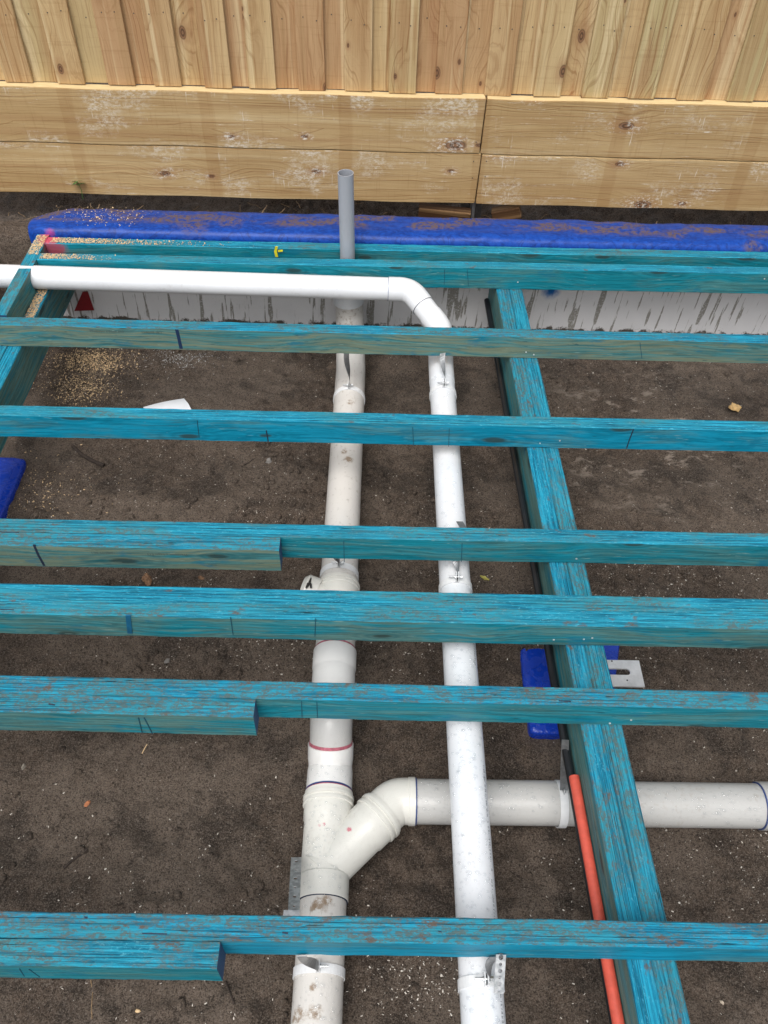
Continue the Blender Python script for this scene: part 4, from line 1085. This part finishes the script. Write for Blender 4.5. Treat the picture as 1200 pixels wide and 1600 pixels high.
for (x, y) in ((956, 1033), (980, 1063)):
    q = atz(x, y, zb)-np.array(ap.location); V, Fc = tube_vf([(q[0], q[1], hz-0.004), (q[0], q[1], hz+0.0006)], 0.0022, 10); mesh('nail_hole', V, Fc, BLACK, ap)
xc = 0.530-xr
tube('stem', [(xc, 0, 0.004), (xc, 0, hz-0.004)], 0.017, GALV, ap, 20)
box('base_plate', xc-0.04, xc+0.04, -0.045, 0.045, 0.0, 0.005, GALV, ap, 0.001)
# ------------------------------------------------------------------ loose things
def ground_at(x, y):
    p = atz(x, y, GZ+0.01)
    for _ in range(3): p = atz(x, y, gz(p[0], p[1]))
    return p
# curved white offcut
c0 = ground_at(268, 640)
V, Fc = [], []
A, B, Cc, D = ground_at(224, 638)+np.array([0, 0, 0.006]), ground_at(288, 625)+np.array([0, 0, 0.008]), ground_at(303, 648)+np.array([0, 0, 0.004]), ground_at(240, 655)+np.array([0, 0, 0.0])
nn = 8
for i in range(nn+1):
    u = i/nn
    for j in range(3):
        w = j/2; p = (1-u)*((1-w)*A+w*D)+u*((1-w)*B+w*Cc); p = p+np.array([0, 0, 0.012*math.sin(math.pi*w)+0.004*math.sin(math.pi*u)]); V.append(p-c0)
for i in range(nn+1):
    for j in range(3): V.append(V[i*3+j]-np.array([0, 0, 0.004]))
n0 = (nn+1)*3
for i in range(nn):
    for j in range(2):
        a = i*3+j; Fc.append((a, a+3, a+4, a+1)); Fc.append((n0+a+1, n0+a+4, n0+a+3, n0+a))
for i in range(nn):
    Fc.append((i*3, n0+i*3, n0+i*3+3, i*3+3)); Fc.append((i*3+5, n0+i*3+5, n0+i*3+2, i*3+2))
Fc += [(0, 1, n0+1, n0), (1, 2, n0+2, n0+1), (nn*3+1, nn*3, n0+nn*3, n0+nn*3+1), (nn*3+2, nn*3+1, n0+nn*3+1, n0+nn*3+2)]
o = mesh('plastic_offcut', V, Fc, PVC_W, None, smooth=True, loc=c0); edge_split(o, 40)
tag(o, 'white curved plastic offcut on the soil behind the fourth joist', 'offcut')
def stick(name, pts, r, mat, label, cat):
    P = [ground_at(*p)+np.array([0, 0, r*0.9]) for p in pts]; c = P[0].copy()
    o = tube(name, [p-c for p in P], [r*(0.7+0.5*random.random()) for _ in P], mat, None, 8); o.location = c
    return tag(o, label, cat)
stick('twig', [(115, 699), (128, 712), (140, 719), (150, 724), (163, 729)], 0.0062, TWIG, 'dark curved twig on the soil left of the pipes', 'twig')
stick('twig', [(100, 1357), (112, 1346), (125, 1337), (137, 1327)], 0.0035, TWIG, 'dark twig pressed in the soil at lower left', 'twig')
stick('twig', [(380, 728), (388, 724), (396, 718)], 0.0022, TWIG, 'tiny dark twig left of the muddy pipe', 'twig')
stick('wood_sliver', [(222, 1178), (226, 1170), (230, 1163)], 0.0015, SAWDUST, 'pale wood sliver standing out on the lower left soil', 'sliver')
stick('root', [(142, 1532), (145, 1550), (143, 1575), (144, 1592)], 0.0012, STRAW, 'thin pale root on the soil below the nearest doubling piece', 'root')
stick('root', [(352, 1534), (360, 1552), (366, 1570)], 0.0024, TWIG, 'thin dark root by the cut end at the bottom left', 'root')
def chip(name, x, y, s, mat, label, cat, tall=0.35, seed=0):
    rr = random.Random(seed); p = ground_at(x, y); V, Fc = [], []; S = 9
    for lay, (z, k) in enumerate(((0, 1.0), (0.12*tall*s, 1.05), (tall*s, 0.55))):
        for i in range(S):
            q = 2*math.pi*i/S; r = s*(0.65+0.5*rr.random())*k; V.append((r*math.cos(q), 0.6*r*math.sin(q), z+rr.uniform(-.1, .1)*s))
    for l in range(2):
        for i in range(S): Fc.append((l*S+i, l*S+(i+1) % S, (l+1)*S+(i+1) % S, (l+1)*S+i))
    Fc.append(tuple(2*S+i for i in range(S))); Fc.append(tuple(reversed(range(S))))
    o = mesh(name, V, Fc, mat, None, loc=p); o.rotation_euler = (0, 0, rr.uniform(0, 3)); return tag(o, label, cat)
def leaf(x, y, L, W, mat, label, rz, curl=0.25):
    p = ground_at(x, y); V, Fc = [], []; n = 7
    for lay in (0, -0.0009):
        for i in range(n+1):
            u = i/n; wd = W*math.sin(math.pi*min(0.98, max(0.03, u)))**0.8
            for k in (-1, 0, 1): V.append((L*(u-0.5), k*wd/2*(1+0.25*math.sin(i*2.1+k)), 0.004+curl*L*(u-0.5)**2+0.2*abs(k)*wd*curl*2+lay))
    m0 = (n+1)*3
    for i in range(n):
        for k in range(2):
            a = i*3+k; Fc.append((a, a+3, a+4, a+1)); Fc.append((m0+a+1, m0+a+4, m0+a+3, m0+a))
    o = mesh('fallen_leaf', V, Fc, mat, None, smooth=True, loc=p); o.rotation_euler = (0.2, 0.1, rz); return tag(o, label, 'leaf')
leaf(1145, 641, 0.055, 0.04, LEAF, 'crumpled tan leaf on the soil at the right edge', 0.2, 0.9)
leaf(757, 904, 0.032, 0.012, YLEAF, 'small yellow leaf just right of the white pipe', -0.5)
chip('bark_chip', 229, 905, 0.026, BARK, 'brown bark chip between the fifth joist and the double joist', 'bark', 0.5, 3)
chip('bark_chip', 314, 903, 0.012, BARK, 'small brown bark chip left of the inspection stub', 'bark', 0.5, 4)
chip('bark_chip', 136, 1256, 0.011, simple('orange_chip', (0.42, 0.16, 0.07), 0.7), 'orange brown wood chip on the lower left soil', 'wood chip', 0.4, 5)
chip('stone', 420, 721, 0.016, simple('pale_stone', (0.26, 0.24, 0.22), 0.8), 'pale stone left of the muddy pipe below the fourth joist', 'stone', 0.7, 6)
chip('stone', 262, 1033, 0.012, simple('grey_stone', (0.20, 0.185, 0.17), 0.8), 'small grey stone below the double joist on the left', 'stone', 0.7, 8)
chip('stone', 37, 1198, 0.010, simple('tan_stone', (0.25, 0.22, 0.18), 0.8), 'small tan stone at the lower left edge', 'stone', 0.7, 9)
chip('stone', 1128, 1566, 0.006, simple('cream_stone', (0.5, 0.42, 0.33), 0.8), 'tiny cream stone at the bottom right', 'stone', 0.8, 10)
chip('wood_chip', 216, 1580, 0.007, SAWDUST, 'small pale wood chip at the bottom left', 'wood chip', 0.6, 11)

# weed growing on the lower sleeper
wd_ = thing('weed', 'small green weed against the lower sleeper at the left', 'weed', tuple(aty(127, 300, 3.185)))
tube('stem', [(0, 0, -0.03), (0.002, 0, 0.01), (-0.004, 0.004, 0.03)], [0.0013, 0.001, 0.0008], GREEN, wd_, 6)
for k in range(9):
    a = k*2.4; L = 0.024+0.008*random.random(); z = 0.030+0.018*random.random()
    d = np.array([math.cos(a), 0.5*math.sin(a)-0.2, 0.25*math.sin(a*1.7)]); d /= np.linalg.norm(d); sdv = np.cross(d, [0, 0.5, 1]); sdv /= np.linalg.norm(sdv)
    b0 = np.array([-0.003, 0.003, z]); V = [b0, b0+d*L*0.5+sdv*L*0.33, b0+d*L, b0+d*L*0.5-sdv*L*0.33]; nn_ = np.cross(d, sdv)*0.0006
    V += [v+nn_ for v in V]
    mesh('leaf', V, [(0, 1, 2, 3), (7, 6, 5, 4), (0, 4, 5, 1), (1, 5, 6, 2), (2, 6, 7, 3), (3, 7, 4, 0)], GREEN, wd_)
# yellow marker clip on the far joist
q = aty(432, 393, J1.location.y-TW-0.004)
cl = thing('marker_clip', 'bright yellow plastic clip on the face of the farthest joist', 'clip', tuple(q))
ribbon('tab', [(0, 0, -0.022), (-0.004, 0, 0.0), (0.002, -0.002, 0.022)], [(1, 0, 0)]*3, 0.010, 0.002, YELLOW, cl)
ribbon('arm', [(0.006, 0, 0.002), (0.024, -0.003, 0.006)], [(0, 0, 1)]*2, 0.007, 0.002, YELLOW, cl)
# screw plate in the corner near the right bearer
# ------------------------------------------------------------------ scattered stuff
def flakes(name, pts, size, mat, label, cat, flat=0.35, parent=None):
    """many small curled chips as one mesh"""
    V, Fc = [], []
    for p in pts:
        s = size*(0.45+1.1*rng.random()**2); a = rng.random()*6.28; e = 0.22+0.42*rng.random()
        ax = np.array([math.cos(a), math.sin(a), flat*(rng.random()-0.5)])*s; ay = np.array([-math.sin(a), math.cos(a), flat*(rng.random()-0.5)])*s*e
        up = np.array([0, 0, s*(0.12+0.35*rng.random())]); c = np.array(p); b = len(V)
        V += [c-ax-ay*0.7, c+ax*0.9-ay, c+ax+ay*0.8, c-ax*0.8+ay, c+up+ax*0.2*(rng.random()-.5)]
        Fc += [(b, b+1, b+4), (b+1, b+2, b+4), (b+2, b+3, b+4), (b+3, b, b+4)]
    o = mesh(name, V, Fc, mat, parent)
    if parent is None: tag(o, label, cat, kind='stuff')
    return o
pts = []
def put(x, y, dz=0.0008): pts.append((x, y, gz(x, y)+dz))
for _ in range(7500):
    x, y = rng.uniform(-1.6, 1.9), rng.uniform(0.25, 2.87)
    if mnoise.noise(Vector((x*2.3, y*2.3, 8.0))) + 0.55*rng.random() < 0.22: continue
    put(x, y)
for (cx, cy, s, n) in ((655, 1525, 0.045, 190), (690, 1500, 0.05, 70), (430, 990, 0.10, 330), (600, 1010, 0.10, 200), (1150, 1340, 0.10, 260), (1180, 1120, 0.06, 120), (1150, 980, 0.15, 330), (980, 930, 0.12, 200), (1050, 900, 0.15, 160), (420, 840, 0.1, 60), (120, 760, 0.12, 110)):
    c = ground_at(cx, cy)
    for _ in range(n): put(c[0]+rng.normal()*s*1.5, c[1]+rng.normal()*s)
flakes('pale_flecks', pts, 0.0021, FLECK, 'tiny pale flecks scattered over the soil', 'flecks')
pts = []
for _ in range(9000):
    x, y = rng.uniform(-1.6, 1.9), rng.uniform(0.2, 2.87)
    if mnoise.noise(Vector((x*2.1+9, y*2.1, 2.2))) + 0.6*rng.random() < 0.18: continue
    put(x, y, -0.001)
for _ in range(2600): put(rng.uniform(-1.9, 1.9), rng.uniform(3.05, 3.45), -0.001)
flakes('soil_crumbs', pts, 0.0052, SOIL, 'small dark crumbs of soil lying on the ground', 'soil crumbs')
V, Fc = [], []
spots_ = [(430, 740, .09), (470, 800, .08), (300, 800, .10), (420, 1020, .10), (870, 620, .08), (840, 800, .07), (460, 760, .06), (600, 770, .10), (60, 1300, .15), (900, 590, .08), (640, 790, .08), (1000, 880, .1), (300, 1040, .12)]
cl_ = []
for (cx, cy, sg) in spots_:
    c = ground_at(cx, cy)
    for _ in range(42): cl_.append((c[0]+rng.normal()*sg*1.3, c[1]+rng.normal()*sg*0.8))
for k_ in range(1500+len(cl_)):
    if k_ < len(cl_): x, y = cl_[k_]
    else:
        x, y = rng.uniform(-1.6, 1.9), rng.uniform(0.3, 2.86)
        if mnoise.noise(Vector((x*2.1+9, y*2.1, 2.2))) + 0.5*rng.random() < 0.28: continue
    r_ = 0.0035+0.010*rng.random()**2.5; c = np.array([x, y, gz(x, y)+r_*0.15]); n0 = len(V)
    for (zz, k) in ((-0.4, 0.9), (0.15, 1.0), (0.6, 0.65)):
        for i in range(7):
            q = 6.2832*i/7+zz; V.append(c+r_*np.array([k*math.cos(q)*rng.uniform(.7, 1.2), k*math.sin(q)*rng.uniform(.7, 1.2), zz*0.8+rng.uniform(-.12, .12)]))
    V.append(c+np.array([0, 0, r_*0.62]))
    for l in range(2):
        for i in range(7): Fc.append((n0+l*7+i, n0+l*7+(i+1) % 7, n0+(l+1)*7+(i+1) % 7, n0+(l+1)*7+i))
    for i in range(7): Fc.append((n0+14+i, n0+14+(i+1) % 7, n0+21))
tag(mesh('soil_clods', V, Fc, SOIL, smooth=True), 'lumps of damp soil lying about on the ground', 'soil clods', kind='stuff')
def pile(cx, cy, sx, sy, n, size, mat, name, label):
    global pts
    pts = []; c = ground_at(cx, cy)
    for _ in range(n): put(c[0]+rng.normal()*sx, c[1]+rng.normal()*sy, 0.001+0.003*rng.random())
    flakes(name, pts, size, mat, label, 'sawdust', 0.9)
pile(145, 566, 0.075, 0.045, 1900, 0.0024, SAWDUST, 'sawdust', 'tan sawdust pile on the soil below the greenish joist at left')
pile(125, 607, 0.065, 0.05, 1000, 0.0024, SAWDUST, 'sawdust', 'thin tan sawdust on the soil nearer the left bearer')
pile(285, 562, 0.075, 0.035, 420, 0.0022, simple('white_shavings', (0.50, 0.50, 0.49), 0.8), 'plastic_shavings', 'white shavings on the soil right of the sawdust pile')
pile(70, 770, 0.09, 0.09, 200, 0.0028, SAWDUST, 'sawdust', 'scattered pale shavings on the soil beside the left blue pier')
def dust_on(region, n, size, label, dens=None):
    global pts
    pts = []
    for _ in range(n):
        x, y, z = region()
        pts.append((x, y, z))
    flakes('sawdust', pts, size, SAWDUST, label, 'sawdust', 0.9)
jb1 = J1.location.y; jb2 = J2.location.y
dust_on(lambda: (RX0+0.003+rng.random()*0.039, 2.72+0.13*rng.random(), 0.0012+0.003*rng.random()), 540, 0.0026, 'sawdust on top of the left end joist corner')
dust_on(lambda: (RX1+0.02+abs(rng.normal())*0.22, jb1-0.006-rng.random()*0.033, 0.0012+0.002*rng.random()), 1050, 0.0026, 'sawdust along the top of the farthest joist at its left end')
dust_on(lambda: (RX1+0.01+abs(rng.normal())*0.10, jb2-0.006-rng.random()*0.033, 0.0012+0.002*rng.random()), 495, 0.0026, 'sawdust on the left end of the second farthest joist')
dust_on(lambda: (RX1+0.002+rng.random()*0.033, 2.35+0.42*rng.random(), -TH+0.0015+0.003*rng.random()), 1650, 0.0026, 'sawdust strip on the left bearer under the level pipe')
dust_on(lambda: (-1.06+rng.normal()*0.10, min(3.04, max(2.90, 2.975+rng.normal()*0.035)), 0.0195+0.002*rng.random()), 300, 0.0024, 'sawdust strewn on the left end of the blue membrane')
# straw and roots in the gap under the fence
V, Fc = [], []
for _ in range(260):
    x, y = rng.uniform(-2.0, 2.0), rng.uniform(3.08, 3.34); z = gz(x, y)+0.004
    a = rng.uniform(0, 3.14); L = rng.uniform(0.02, 0.09)
    d = np.array([math.cos(a), 0.6*math.sin(a), rng.uniform(-.05, .4)])
    p = [np.array([x, y, z])+d*L*u+np.array([0, 0, 0.01*math.sin(u*3)*rng.uniform(-.5, 1)]) for u in (0, 0.35, 0.7, 1)]
    v, f = tube_vf(p, rng.uniform(0.0006, 0.0018), 5); n0 = len(V); V += v; Fc += [tuple(n0+i for i in q) for q in f]
tag(mesh('dry_roots', V, Fc, STRAW), 'dry straw and roots in the dark gap under the fence', 'straw', kind='stuff')

# water drops on the near pipes
def drops(name, place, n, parent):
    V, Fc = [], []; S = 8
    for _ in range(n):
        (c, nrm) = place(); r = 0.0010+0.0042*rng.random()**3.2
        nrm = nrm/np.linalg.norm(nrm); a = np.cross(nrm, [0.3, 0.9, 0.1]); a /= np.linalg.norm(a); b_ = np.cross(nrm, a); b0 = len(V); st = 1+0.5*rng.random()
        for (h, k) in ((-0.05, 1.0), (0.28, 0.86), (0.46, 0.5)):
            for i in range(S):
                q = 6.2832*i/S; V.append(c+nrm*r*h+r*k*(math.cos(q)*a*st+math.sin(q)*b_))
        V.append(c+nrm*r*0.52)
        for l in range(2):
            for i in range(S): Fc.append((b0+l*S+i, b0+l*S+(i+1) % S, b0+(l+1)*S+(i+1) % S, b0+(l+1)*S+i))
        for i in range(S): Fc.append((b0+2*S+i, b0+2*S+(i+1) % S, b0+3*S))
    o = mesh(name, V, Fc, DROP, parent, smooth=True); o['kind'] = 'stuff'; return o
def on_tube(fn, r, y0, y1, axis='Y'):
    def g():
        y = rng.uniform(y0, y1); q = math.pi/2+rng.normal()*0.85; c = np.array(fn(y))
        nrm = np.array([math.cos(q), 0, math.sin(q)]) if axis == 'Y' else np.array([0, math.cos(q), math.sin(q)])
        return c+nrm*r, nrm
    return g
drops('water_drops', on_tube(rp, RW, 0.3, 1.3), 1100, waste)
drops('water_drops', on_tube(rp, RW, 1.3, 2.25), 350, waste)
drops('water_drops', on_tube(lambda x: (x, BY, BZ), 0.055, xs1, 1.25, 'X'), 1300, sewer)
drops('water_drops', on_tube(lp, 0.0594, yA+0.01, yB-0.01), 320, sewer)
drops('water_drops', on_tube(lp, 0.0584, yB+0.012, YW-0.02), 70, sewer)
drops('water_drops', on_tube(lp, RL, 0.3, yA), 220, sewer)
